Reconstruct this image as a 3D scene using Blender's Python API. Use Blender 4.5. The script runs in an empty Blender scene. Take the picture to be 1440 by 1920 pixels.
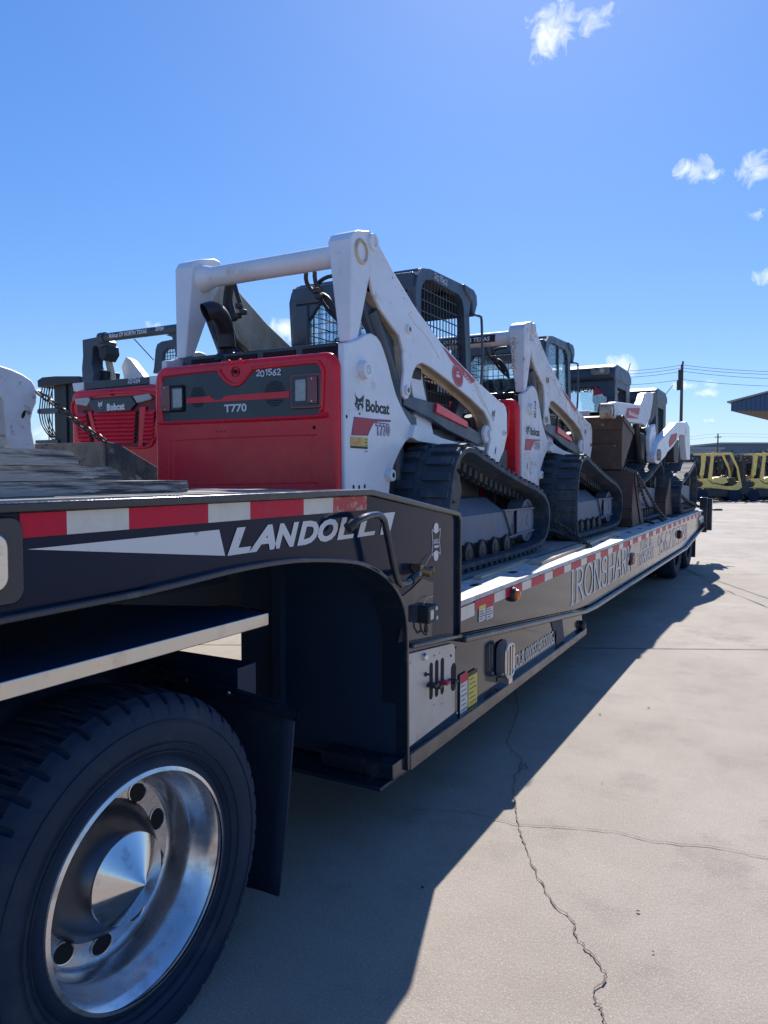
import bpy, math, random
from mathutils import Vector, Matrix
random.seed(7)
PI = math.pi
R = math.radians
scene = bpy.context.scene
COL = scene.collection

# ------------------------------------------------------------------ camera
CAM = Vector((0, 0, 1.5)); YAW = R(28.97); PIT = R(-2.9); FPX = 1400.0
cd = bpy.data.cameras.new("camera"); cam = bpy.data.objects.new("camera", cd); COL.objects.link(cam)
cam.location = CAM; cam.rotation_euler = (PI/2 + PIT, 0, YAW)
cd.sensor_fit = 'VERTICAL'; cd.sensor_height = 36; cd.sensor_width = 27; cd.lens = 36*FPX/1920
cd.clip_start = 0.05; cd.clip_end = 3000
scene.camera = cam
FW = Vector((-math.sin(YAW)*math.cos(PIT), math.cos(YAW)*math.cos(PIT), math.sin(PIT)))
RT = Vector((math.cos(YAW), math.sin(YAW), 0)); UP = RT.cross(FW)

def at(x, y, ax, v):
    """the world point seen at photo pixel (x, y) that lies on the plane ax = v"""
    d = FW + RT*((x-720)/FPX) - UP*((y-960)/FPX)
    i = 'XYZ'.index(ax); t = (v-CAM[i])/d[i]
    return CAM + d*t
def dirpx(x, y):
    return (FW + RT*((x-720)/FPX) - UP*((y-960)/FPX)).normalized()

# ------------------------------------------------------------------ sun and sky
# the sun stands ahead, 42 degrees up, so the shade falls toward the camera and to its right
SUN_EL = 42.0
sdir = Vector((-.335, 1.06, 0)).normalized()*math.cos(R(SUN_EL)) + Vector((0, 0, math.sin(R(SUN_EL))))
sl = bpy.data.lights.new("sun", 'SUN'); sun = bpy.data.objects.new("sun", sl); COL.objects.link(sun)
sl.energy = 4.8; sl.angle = R(0.53); sl.color = (1, .95, .88)
sun.rotation_euler = (-sdir).to_track_quat('-Z', 'Y').to_euler()
sun.location = (0, 0, 30)

world = bpy.data.worlds.new("World"); scene.world = world; world.use_nodes = True
nt = world.node_tree; N = nt.nodes; Lk = nt.links
for n in list(N): N.remove(n)
wout = N.new('ShaderNodeOutputWorld'); bg = N.new('ShaderNodeBackground'); Lk.new(bg.outputs[0], wout.inputs[0])
sky = N.new('ShaderNodeTexSky'); sky.sky_type = 'NISHITA'; sky.sun_disc = False
sky.sun_elevation = R(SUN_EL); sky.sun_rotation = math.atan2(sdir.x, sdir.y)
sky.altitude = 0; sky.air_density = 1.0; sky.dust_density = 0.2; sky.ozone_density = 1.2
bg.inputs[1].default_value = 0.1
hs = N.new('ShaderNodeHueSaturation'); hs.inputs['Saturation'].default_value = 1.6
hs.inputs['Value'].default_value = 1.62; hs.inputs['Hue'].default_value = .5
gm_ = N.new('ShaderNodeGamma'); gm_.inputs['Gamma'].default_value = .62; Lk.new(sky.outputs[0], gm_.inputs['Color']); Lk.new(gm_.outputs[0], hs.inputs['Color'])
tc = N.new('ShaderNodeTexCoord')
nz = N.new('ShaderNodeTexNoise'); nz.inputs['Scale'].default_value = 48; nz.inputs['Detail'].default_value = 8
nz.inputs['Roughness'].default_value = .62; nz.inputs['Distortion'].default_value = .8
Lk.new(tc.outputs['Generated'], nz.inputs['Vector'])
def wmath(op, a, b=None, c=None):
    m = N.new('ShaderNodeMath'); m.operation = op
    for i, v in enumerate((a, b, c)):
        if v is None: continue
        if isinstance(v, (int, float)): m.inputs[i].default_value = v
        else: Lk.new(v, m.inputs[i])
    return m.outputs[0]
acc = None
# small fair-weather clouds: direction, radius, flattening, strength
for (cx, cy, rad, fl, st) in [(1035, 55, .042, 1.0, 1.0), (1115, 35, .034, 1.6, .8), (1025, 90, .03, 1.0, .7), (1305, 318, .032, 1.6, 1.0),
                              (1335, 330, .02, 1.5, .8), (1425, 318, .033, 1.2, .95), (1436, 515, .02, 1.2, .8), (1418, 402, .016, 1.5, .5),
                              (530, 615, .036, 1.5, 1.1), (1160, 690, .030, 1.3, 1.0), (1285, 722, .024, 2.6, .9), (1330, 720, .018, 2, .9),
                              (1325, 737, .022, 2.4, .8), (1333, 788, .012, 2.6, .9), (1110, 690, .02, 1.5, .7),
                              (90, 815, .03, 1.6, .7), (285, 612, .02, 2.2, .7)]:
    d = dirpx(cx, cy)
    sub = N.new('ShaderNodeVectorMath'); sub.operation = 'SUBTRACT'; Lk.new(tc.outputs['Generated'], sub.inputs[0]); sub.inputs[1].default_value = d
    mul = N.new('ShaderNodeVectorMath'); mul.operation = 'MULTIPLY'; rad *= .88; Lk.new(sub.outputs[0], mul.inputs[0]); mul.inputs[1].default_value = (1, 1, fl)
    ln = N.new('ShaderNodeVectorMath'); ln.operation = 'LENGTH'; Lk.new(mul.outputs[0], ln.inputs[0])
    m = wmath('SUBTRACT', 1.0, wmath('DIVIDE', ln.outputs['Value'], rad))
    m = wmath('MULTIPLY', wmath('MAXIMUM', m, 0.0), st)
    acc = m if acc is None else wmath('MAXIMUM', acc, m)
mr = N.new('ShaderNodeMapRange'); mr.inputs['From Min'].default_value = .20; mr.inputs['From Max'].default_value = 1.05
mr.clamp = True
sumn = wmath('ADD', wmath('MULTIPLY', acc, .80), wmath('MULTIPLY', wmath('SUBTRACT', nz.outputs['Fac'], .5), 1.9))
gate = wmath('MULTIPLY', sumn, wmath('MINIMUM', wmath('MULTIPLY', acc, 8.0), 1.0))
Lk.new(gate, mr.inputs['Value'])
mx = N.new('ShaderNodeMix'); mx.data_type = 'RGBA'; Lk.new(mr.outputs[0], mx.inputs['Factor'])
tn = N.new('ShaderNodeMix'); tn.data_type = 'RGBA'; tn.blend_type = 'MULTIPLY'; tn.inputs['Factor'].default_value = 1; Lk.new(hs.outputs[0], tn.inputs['A']); tn.inputs['B'].default_value = (.63, .81, 1.17, 1)
Lk.new(tn.outputs['Result'], mx.inputs['A']); mx.inputs['B'].default_value = (7.6, 8.0, 8.6, 1)
Lk.new(mx.outputs['Result'], bg.inputs[0])

vs = scene.view_settings; vs.view_transform = 'Standard'; vs.look = 'None'; vs.gamma = 1; vs.exposure = 0.62
scene.render.film_transparent = False
try:
    scene.cycles.max_bounces = 8; scene.cycles.glossy_bounces = 4; scene.cycles.transparent_max_bounces = 12
    scene.cycles.sample_clamp_indirect = 6
except Exception: pass

# ------------------------------------------------------------------ materials
def mat(name, col, rough=.5, metal=0.0, col2=None, nscale=6.0, lo=.4, hi=.65, bump=0.0, bscale=60.0, spec=.5, coat=0.0,
        rvar=0.0, dust=None, dustlo=.52, dusthi=.75, dscale=2.5, stretch=(1, 1, 1), alpha=None, trans=0.0, emit=None):
    m = bpy.data.materials.new(name); m.use_nodes = True
    t = m.node_tree; n = t.nodes; b = n['Principled BSDF']
    b.inputs['Base Color'].default_value = (*col, 1); b.inputs['Roughness'].default_value = rough
    b.inputs['Metallic'].default_value = metal; b.inputs['Specular IOR Level'].default_value = spec
    if coat: b.inputs['Coat Weight'].default_value = coat; b.inputs['Coat Roughness'].default_value = .06
    if trans: b.inputs['Transmission Weight'].default_value = trans
    if alpha is not None: b.inputs['Alpha'].default_value = alpha
    if emit: b.inputs['Emission Color'].default_value = (*emit[0], 1); b.inputs['Emission Strength'].default_value = emit[1]
    co = n.new('ShaderNodeTexCoord'); mp = n.new('ShaderNodeMapping'); mp.inputs['Scale'].default_value = stretch
    t.links.new(co.outputs['Object'], mp.inputs['Vector'])
    last = None
    def noise(sc, det=6):
        k = n.new('ShaderNodeTexNoise'); k.inputs['Scale'].default_value = sc; k.inputs['Detail'].default_value = det
        k.inputs['Roughness'].default_value = .62
        t.links.new(mp.outputs[0], k.inputs['Vector']); return k
    if col2 is not None:
        k = noise(nscale); r = n.new('ShaderNodeMapRange'); r.inputs['From Min'].default_value = lo; r.inputs['From Max'].default_value = hi
        t.links.new(k.outputs['Fac'], r.inputs['Value'])
        x = n.new('ShaderNodeMix'); x.data_type = 'RGBA'; t.links.new(r.outputs[0], x.inputs['Factor'])
        x.inputs['A'].default_value = (*col, 1); x.inputs['B'].default_value = (*col2, 1); last = x.outputs['Result']
    if dust is not None:
        k = noise(dscale, 9); r = n.new('ShaderNodeMapRange'); r.inputs['From Min'].default_value = dustlo; r.inputs['From Max'].default_value = dusthi
        t.links.new(k.outputs['Fac'], r.inputs['Value'])
        x = n.new('ShaderNodeMix'); x.data_type = 'RGBA'; t.links.new(r.outputs[0], x.inputs['Factor'])
        if last is None: x.inputs['A'].default_value = (*col, 1)
        else: t.links.new(last, x.inputs['A'])
        x.inputs['B'].default_value = (*dust, 1); last = x.outputs['Result']
    if last is not None: t.links.new(last, b.inputs['Base Color'])
    if rvar:
        k = noise(9, 5); r = n.new('ShaderNodeMapRange'); r.inputs['To Min'].default_value = max(.02, rough-rvar); r.inputs['To Max'].default_value = min(1, rough+rvar)
        r.inputs['From Min'].default_value = .3; r.inputs['From Max'].default_value = .7
        t.links.new(k.outputs['Fac'], r.inputs['Value']); t.links.new(r.outputs[0], b.inputs['Roughness'])
    if bump:
        k = noise(bscale, 4); bp = n.new('ShaderNodeBump'); bp.inputs['Strength'].default_value = bump; bp.inputs['Distance'].default_value = .01
        t.links.new(k.outputs['Fac'], bp.inputs['Height']); t.links.new(bp.outputs[0], b.inputs['Normal'])
    return m

M = dict(
    black=mat('black_gloss_paint', (.010, .021, .040), .12, coat=.2, spec=.42, dust=(.09, .09, .09), dustlo=.56, dusthi=.8, stretch=(1, 1, .3), rvar=.06, bump=.03, bscale=5),  # black paint, tinted navy to put the lens flare into its colour
    blackrail=mat('black_rail_paint', (.012, .022, .038), .22, coat=.3, dust=(.11, .115, .11), dustlo=.6, dusthi=.8, dscale=7, bump=.15, bscale=22, rvar=.1),
    void=mat('black_steel_veil_blue', (.004, .024, .062), .6),  # black steel, blue lens veil mixed into the base colour
    neck=mat('black_neck_paint_veil_blue', (.002, .013, .038), .13, spec=.20, dust=(.012, .030, .055), dustlo=.55, dusthi=.9, rvar=.08, bump=.03, bscale=5),  # black paint, the blue lens veil and darker reflection put into its colour
    white=mat('white_machine_paint', (.76, .78, .83), .36, col2=(.68, .70, .74), nscale=3.5, dust=(.36, .30, .22), dustlo=.64, dusthi=.78, dscale=7, coat=.2, bump=.03, bscale=30, rvar=.1),
    white_worn=mat('worn_white_paint', (.71, .72, .76), .5, col2=(.60, .60, .61), nscale=5, dust=(.22, .13, .08), dustlo=.60, dusthi=.70, dscale=11, bump=.08, bscale=40),
    cream=mat('dusty_bounce_tan_paint', (.60, .52, .40), .6, col2=(.42, .33, .22), nscale=6, bump=.1, bscale=30),  # dusty cream; on arm undersides the tan paints in deck bounce
    red=mat('red_machine_paint', (.84, .018, .035), .28, coat=.12, spec=.35, col2=(.74, .016, .035), nscale=3, dust=(.50, .09, .10), dustlo=.66, dusthi=.95, dscale=5, rvar=.08, bump=.02, bscale=12),
    redlens=mat('red_lens', (.20, .008, .012), .15, coat=.5),
    clearlens=mat('clear_lens', (.42, .42, .40), .2, coat=.5, col2=(.30, .30, .29), nscale=60),
    insert=mat('black_insert', (.012, .020, .032), .30, coat=.2, dust=(.05, .055, .06), dustlo=.5, dusthi=.8),
    dot=mat('dark_perforation', (.003, .004, .006), .8),
    cab=mat('charcoal_cab_paint', (.045, .068, .100), .42, col2=(.035, .052, .08), dust=(.14, .14, .13), dustlo=.58, dusthi=.85, dscale=4, rvar=.1),
    grate=mat('black_steel_grate', (.022, .030, .042), .45),
    inside=mat('dark_interior', (.012, .016, .024), .75),
    glass=mat('cab_glass', (.55, .75, .78), .03, trans=1.0, spec=.5, alpha=.55),
    rubber=mat('track_rubber', (.026, .042, .066), .70, col2=(.042, .064, .090), nscale=5, dust=(.15, .135, .115), dustlo=.50, dusthi=.75, dscale=7, bump=.5, bscale=35),  # black rubber, its blue tint painting in the lens veil
    track_side=mat('dusty_track_edge', (.06, .055, .05), .8, col2=(.03, .035, .04), nscale=8, dust=(.17, .14, .11), dustlo=.5, dusthi=.75, dscale=5, bump=.3, bscale=30),
    steelframe=mat('grey_track_frame', (.10, .145, .22), .6, col2=(.15, .17, .22), nscale=4, dust=(.20, .13, .10), dustlo=.54, dusthi=.70, dscale=7, bump=.3, bscale=25, stretch=(1, 1, .35)),  # grey steel, pushed bluer to carry the lens veil
    hose=mat('black_hose', (.014, .018, .026), .5),
    tyre=mat('tyre_rubber', (.006, .020, .048), .70, spec=.3, col2=(.012, .028, .055), nscale=4, dust=(.040, .052, .070), dustlo=.55, dusthi=.8, dscale=5, bump=.2, bscale=45),  # lens veil put in as navy over black rubber
    chrome=mat('polished_aluminium', (.66, .66, .68), .24, .88, rvar=.08, dust=(.22, .21, .20), dustlo=.5, dusthi=.8, dscale=12, bump=.012, bscale=14),
    mirror=mat('chrome_cap', (.66, .66, .67), .13, 1.0, rvar=.06, dust=(.30, .29, .28), dustlo=.56, dusthi=.8, dscale=18, bump=.03, bscale=20), hubdark=mat('dark_hub_cover', (.10, .11, .13), .28, .9),
    alu=mat('brushed_aluminium_edge', (.62, .60, .56), .32, 1.0, rvar=.1, dust=(.35, .28, .22), dustlo=.55, dusthi=.8, dscale=6, bump=.05),
    shelf=mat('black_shelf_plate', (.012, .050, .110), .30, dust=(.05, .06, .07), dustlo=.5, dusthi=.85, bump=.08, bscale=30),  # black plate, blue veil painted into the colour
    wood=mat('weathered_timber', (.42, .40, .37), .85, col2=(.06, .065, .08), nscale=9, lo=.44, hi=.60, dust=(.58, .54, .49), dustlo=.58, dusthi=.66, dscale=16, bump=1.0, bscale=16, stretch=(9, .55, 9)),
    deckwood=mat('grey_deck_planks', (.30, .28, .26), .85, col2=(.13, .12, .115), nscale=8, lo=.35, hi=.7, dust=(.40, .37, .33), dustlo=.5, dusthi=.8, dscale=14, bump=.5, bscale=24, stretch=(5, .4, 5)),
    freshwood=mat('bare_pine_board', (.58, .44, .32), .75, col2=(.46, .34, .24), nscale=10, bump=.2, stretch=(6, .5, 6)),
    galv=mat('worn_deck_edge', (.62, .62, .61), .55, col2=(.42, .42, .41), nscale=14, lo=.38, hi=.62, dust=(.16, .15, .14), dustlo=.62, dusthi=.72, dscale=22, bump=.4, bscale=60),
    tape_r=mat('red_reflective_tape', (.56, .004, .038), .4, spec=.25, col2=(.48, .006, .045), nscale=30, dust=(.45, .05, .08), dustlo=.6, dusthi=.8, dscale=14),
    tape_w=mat('white_reflective_tape', (.62, .61, .55), .35, col2=(.55, .54, .49), nscale=20, dust=(.25, .24, .2), dustlo=.7, dusthi=.75, dscale=15, coat=.3),
    tape_old=mat('cracked_red_tape', (.50, .05, .05), .5, col2=(.62, .28, .20), nscale=22, lo=.5, hi=.56),
    letter=mat('silver_lettering', (.62, .63, .64), .4, dust=(.25, .25, .25), dustlo=.62, dusthi=.68, dscale=25),
    greyletter=mat('pale_grey_lettering', (.66, .67, .68), .5),
    ink=mat('black_decal', (.012, .014, .02), .5),
    inkred=mat('red_decal', (.45, .02, .04), .45, col2=(.40, .03, .05), nscale=20),
    inkpurple=mat('purple_decal', (.16, .09, .26), .5),
    whitedecal=mat('white_decal', (.78, .78, .78), .5),
    chalk=mat('paint_marker', (.72, .76, .78), .7),
    rustink=mat('rust_marker', (.45, .28, .15), .8),
    orange=mat('orange_sticker', (.62, .30, .10), .5, col2=(.68, .42, .22), nscale=30),
    yellowst=mat('yellow_sticker', (.62, .52, .10), .5),
    paper=mat('white_sticker', (.66, .66, .64), .55, col2=(.52, .50, .47), nscale=30),
    stain=mat('stained_sticker', (.42, .38, .33), .7, col2=(.30, .13, .08), nscale=12, lo=.45, hi=.6),
    panel=mat('pale_control_panel', (.50, .49, .47), .42, metal=.25, col2=(.42, .41, .38), nscale=4, dust=(.34, .30, .27), dustlo=.58, dusthi=.8, dscale=9),
    amber=mat('amber_lens', (.75, .16, .01), .15, coat=.6),
    rust=mat('rusty_brown_steel', (.11, .058, .040), .62, col2=(.070, .050, .042), nscale=5, dust=(.17, .11, .07), dustlo=.55, dusthi=.8, dscale=8, bump=.2, bscale=35),
    greysteel=mat('scuffed_grey_steel', (.24, .20, .165), .55, col2=(.13, .12, .11), nscale=7, dust=(.03, .04, .05), dustlo=.58, dusthi=.64, dscale=6, bump=.15, bscale=30),
    yellow=mat('faded_yellow_paint', (.92, .70, .20), .5, col2=(.84, .62, .18), nscale=5, dust=(.25, .18, .08), dustlo=.58, dusthi=.75, dscale=7),
    darkmetal=mat('dark_machine_steel', (.020, .025, .032), .55, col2=(.05, .05, .05), nscale=6),
    chain=mat('dark_chain_steel', (.07, .068, .065), .42, .7, col2=(.16, .12, .09), nscale=40),
    pole=mat('weathered_pole', (.10, .078, .062), .8),
    wire=mat('power_wire', (.12, .15, .18), .6),
    bluemetal=mat('blue_ribbed_cladding', (.05, .10, .19), .5),
    farwall=mat('far_warehouse_wall', (.16, .20, .25), .8, col2=(.12, .16, .21), nscale=.2),
    farpale=mat('far_pale_wall', (.30, .35, .41), .8),
    leaf=mat('far_foliage', (.05, .09, .035), .8, col2=(.03, .06, .03), nscale=2),
    crack=mat('ground_crack', (.14, .12, .105), .95),
    joint=mat('slab_joint', (.10, .09, .085), .95, col2=(.2, .18, .16), nscale=8),
    tar=mat('dark_spot', (.03, .03, .035), .8),
    brass=mat('tarnished_brass', (.25, .17, .09), .45, .8),
)
# concrete yard: speckle, slab tone, stains
def concrete():
    m = bpy.data.materials.new('concrete_yard'); m.use_nodes = True; t = m.node_tree; n = t.nodes; b = n['Principled BSDF']
    co = n.new('ShaderNodeTexCoord')
    def nz(s, d, r=.6):
        k = n.new('ShaderNodeTexNoise'); k.inputs['Scale'].default_value = s; k.inputs['Detail'].default_value = d; k.inputs['Roughness'].default_value = r
        t.links.new(co.outputs['Object'], k.inputs['Vector']); return k.outputs['Fac']
    def ramp(f, a, bb, c0, c1):
        r = n.new('ShaderNodeMapRange'); r.inputs['From Min'].default_value = a; r.inputs['From Max'].default_value = bb; t.links.new(f, r.inputs['Value'])
        x = n.new('ShaderNodeMix'); x.data_type = 'RGBA'; t.links.new(r.outputs[0], x.inputs['Factor'])
        for s, v in (('A', c0), ('B', c1)):
            if isinstance(v, tuple): x.inputs[s].default_value = (*v, 1)
            else: t.links.new(v, x.inputs[s])
        return x.outputs['Result']
    c = ramp(nz(.5, 9, .7), .38, .62, (.262, .220, .180), (.345, .298, .250))
    c = ramp(nz(2.2, 9, .7), .52, .72, c, (.205, .175, .148))
    c = ramp(nz(150, 4, .9), .53, .66, c, (.54, .49, .43))
    c = ramp(nz(210, 3, .9), .55, .66, c, (.14, .12, .105))
    c = ramp(nz(.9, 6, .65), .60, .70, c, (.205, .172, .145))
    c = ramp(nz(11, 5, .7), .68, .76, c, (.17, .145, .13))
    t.links.new(c, b.inputs['Base Color']); b.inputs['Roughness'].default_value = .85
    bp = n.new('ShaderNodeBump'); bp.inputs['Strength'].default_value = .5; bp.inputs['Distance'].default_value = .006
    t.links.new(nz(60, 5, .7), bp.inputs['Height']); t.links.new(bp.outputs[0], b.inputs['Normal'])
    return m
M['concrete'] = concrete()

# ------------------------------------------------------------------ mesh helpers
class MB:
    def __init__(s): s.v = []; s.f = []; s.k = 0
    def eps(s):
        # a hair's breadth per piece, so that pieces flush with each other never share a plane
        s.k += 1; return (s.k % 9)*.00035
    def add(s, vs, fs):
        o = len(s.v); s.v += [Vector(p) for p in vs]; s.f += [tuple(i+o for i in f) for f in fs]; return s
    def box(s, x0, x1, y0, y1, z0, z1):
        x0, x1 = sorted((x0, x1)); y0, y1 = sorted((y0, y1)); z0, z1 = sorted((z0, z1)); e = s.eps() if min(x1-x0, y1-y0, z1-z0) > .012 else 0
        x0 += e; y0 += e; z0 += e; x1 -= e; y1 -= e; z1 -= e
        return s.add([(x0,y0,z0),(x1,y0,z0),(x1,y1,z0),(x0,y1,z0),(x0,y0,z1),(x1,y0,z1),(x1,y1,z1),(x0,y1,z1)],
                     [(0,3,2,1),(4,5,6,7),(0,1,5,4),(1,2,6,5),(2,3,7,6),(3,0,4,7)])
    def prism(s, ax, pts, a0, a1):
        """outline pts extruded along axis ax from a0 to a1"""
        a0, a1 = sorted((a0, a1)); n = len(pts); e = s.eps() if a1-a0 > .012 else 0; a0 += e; a1 -= e
        area = sum(pts[i][0]*pts[(i+1) % n][1]-pts[(i+1) % n][0]*pts[i][1] for i in range(n))
        if area < 0: pts = pts[::-1]
        def P(p, a):
            return (a, p[0], p[1]) if ax == 'X' else ((p[0], a, p[1]) if ax == 'Y' else (p[0], p[1], a))
        if ax == 'Y': lo = list(range(n)); hi = [i+n for i in range(n)][::-1]
        else: lo = list(range(n))[::-1]; hi = [i+n for i in range(n)]
        fs = [tuple(lo), tuple(hi)]
        for i in range(n):
            j = (i+1) % n
            q = (i, j, j+n, i+n)
            fs.append(q if ax != 'Y' else q[::-1])
        return s.add([P(p, a0) for p in pts]+[P(p, a1) for p in pts], fs)
    def tube(s, path, r, n=8, closed=False, caps=True, r1=None):
        path = [Vector(p) for p in path]; m = len(path); vs = []; prev = None
        for i, p in enumerate(path):
            a = path[(i-1) % m] if (closed or i > 0) else p; b = path[(i+1) % m] if (closed or i < m-1) else p
            d = (b-a).normalized()
            if prev is None:
                u = d.orthogonal().normalized()
            else:
                u = (prev - d*prev.dot(d))
                u = u.normalized() if u.length > 1e-6 else d.orthogonal().normalized()
            prev = u; w = d.cross(u)
            rr = r if r1 is None else r+(r1-r)*i/(m-1)
            for k in range(n):
                t = 2*PI*k/n; vs.append(p+u*math.cos(t)*rr+w*math.sin(t)*rr)
        fs = []
        for i in range(m if closed else m-1):
            for k in range(n):
                a = i*n+k; b = i*n+(k+1) % n; c = ((i+1) % m)*n+(k+1) % n; d = ((i+1) % m)*n+k
                fs.append((a, b, c, d))
        if caps and not closed: fs += [tuple(range(n))[::-1], tuple(range((m-1)*n, m*n))]
        return s.add(vs, fs)
    def cyl(s, p0, p1, r, n=20, r1=None): return s.tube([p0, p1], r, n, r1=r1)
    def lathe(s, ax, c, prof, n=48, caps=False, rf=None):
        """prof = [(t along ax, radius)], rf(i,k,r) may change the radius"""
        vs = []; c = Vector(c)
        e = {'X': (Vector((1,0,0)), Vector((0,1,0)), Vector((0,0,1))), 'Y': (Vector((0,1,0)), Vector((0,0,1)), Vector((1,0,0))), 'Z': (Vector((0,0,1)), Vector((1,0,0)), Vector((0,1,0)))}[ax]
        for i, (t, r) in enumerate(prof):
            for k in range(n):
                rr = rf(i, k, r) if rf else r
                a = 2*PI*k/n; vs.append(c+e[0]*t+e[1]*math.cos(a)*rr+e[2]*math.sin(a)*rr)
        m = len(prof); fs = []
        for i in range(m-1):
            for k in range(n):
                fs.append((i*n+k, i*n+(k+1) % n, (i+1)*n+(k+1) % n, (i+1)*n+k))
        if caps: fs += [tuple(range(n))[::-1], tuple(range((m-1)*n, m*n))]
        return s.add(vs, fs)
    def quad(s, a, b, c, d): return s.add([a, b, c, d], [(0, 1, 2, 3)])
    def poly(s, pts): return s.add(pts, [tuple(range(len(pts)))])
    def xf(s, mtx):
        s.v = [mtx @ p for p in s.v]; return s
    def mirror(s, ax, c):
        i = 'XYZ'.index(ax); o = len(s.v)
        nv = []
        for p in s.v[:]:
            q = p.copy(); q[i] = 2*c-q[i]; nv.append(q)
        nf = [tuple(k+o for k in f[::-1]) for f in s.f]
        s.v += nv; s.f += nf; return s
def mirrored(mb, ax, c):
    r = MB(); i = 'XYZ'.index(ax)
    for p in mb.v:
        q = p.copy(); q[i] = 2*c-q[i]; r.v.append(q)
    r.f = [f[::-1] for f in mb.f]; return r

def link(name, mb, m, parent=None, org=(0, 0, 0), bevel=0, smooth=True, seg=2):
    me = bpy.data.meshes.new(name); o3 = Vector(org)
    me.from_pydata([tuple(p-o3) for p in mb.v], [], mb.f); me.validate(); me.update()
    if smooth:
        me.polygons.foreach_set('use_smooth', [True]*len(me.polygons)); me.set_sharp_from_angle(angle=R(34))
    me.materials.append(M[m] if isinstance(m, str) else m)
    o = bpy.data.objects.new(name, me); COL.objects.link(o)
    if parent: o.parent = parent
    if bevel:
        b = o.modifiers.new('bevel', 'BEVEL'); b.width = bevel; b.segments = seg; b.limit_method = 'ANGLE'; b.angle_limit = R(40)
        b.harden_normals = False
    return o
def tag(o, label=None, cat=None, group=None, kind=None):
    if label: o['label'] = label
    if cat: o['category'] = cat
    if group: o['group'] = group
    if kind: o['kind'] = kind
    return o
class Thing:
    def __init__(s, name, label, cat, org, loc=None, rotz=0, group=None):
        s.o = bpy.data.objects.new(name, None); COL.objects.link(s.o); s.o.empty_display_size = .2
        s.org = Vector(org); s.o.location = Vector(loc if loc is not None else org); s.o.rotation_euler = (0, 0, rotz)
        tag(s.o, label, cat, group)
    def part(s, name, mb, m, bevel=0, parent=None, label=None, smooth=True, seg=2):
        o = link(name, mb, m, parent or s.o, s.org, bevel, smooth, seg)
        if label: o['label'] = label
        return o
def single(name, mb, m, label, cat, org, bevel=0, group=None, smooth=True):
    o = link(name, mb, m, None, org, bevel, smooth); o.location = org; return tag(o, label, cat, group)
def structure(name, mb, m, **k):
    o = link(name, mb, m, **k); o['kind'] = 'structure'; return o

# text: Blender's built-in font as flat lettering standing 2 mm off its surface
def text_mb(s, o, u, v, h, w=None, bold=0.0, shear=0.0, thick=0.0):
    o, u, v = Vector(o), Vector(u).normalized(), Vector(v).normalized()
    c = bpy.data.curves.new('t', 'FONT'); c.body = s; c.size = 1; c.offset = bold; c.shear = shear; c.fill_mode = 'FRONT'; c.resolution_u = 3
    ob = bpy.data.objects.new('t', c); COL.objects.link(ob)
    dg = bpy.context.evaluated_depsgraph_get(); me = bpy.data.meshes.new_from_object(ob.evaluated_get(dg))
    vs = [p.co.copy() for p in me.vertices]; fs = [tuple(p.vertices) for p in me.polygons]
    bpy.data.objects.remove(ob); bpy.data.curves.remove(c); bpy.data.meshes.remove(me)
    mb = MB()
    if not vs: return mb
    x0 = min(p.x for p in vs); x1 = max(p.x for p in vs); y0 = min(p.y for p in vs); y1 = max(p.y for p in vs)
    sy = h/(y1-y0); sx = (w/(x1-x0)) if w else sy
    mb.add([o+u*((p.x-x0)*sx)+v*((p.y-y0)*sy) for p in vs], fs); return mb

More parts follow.
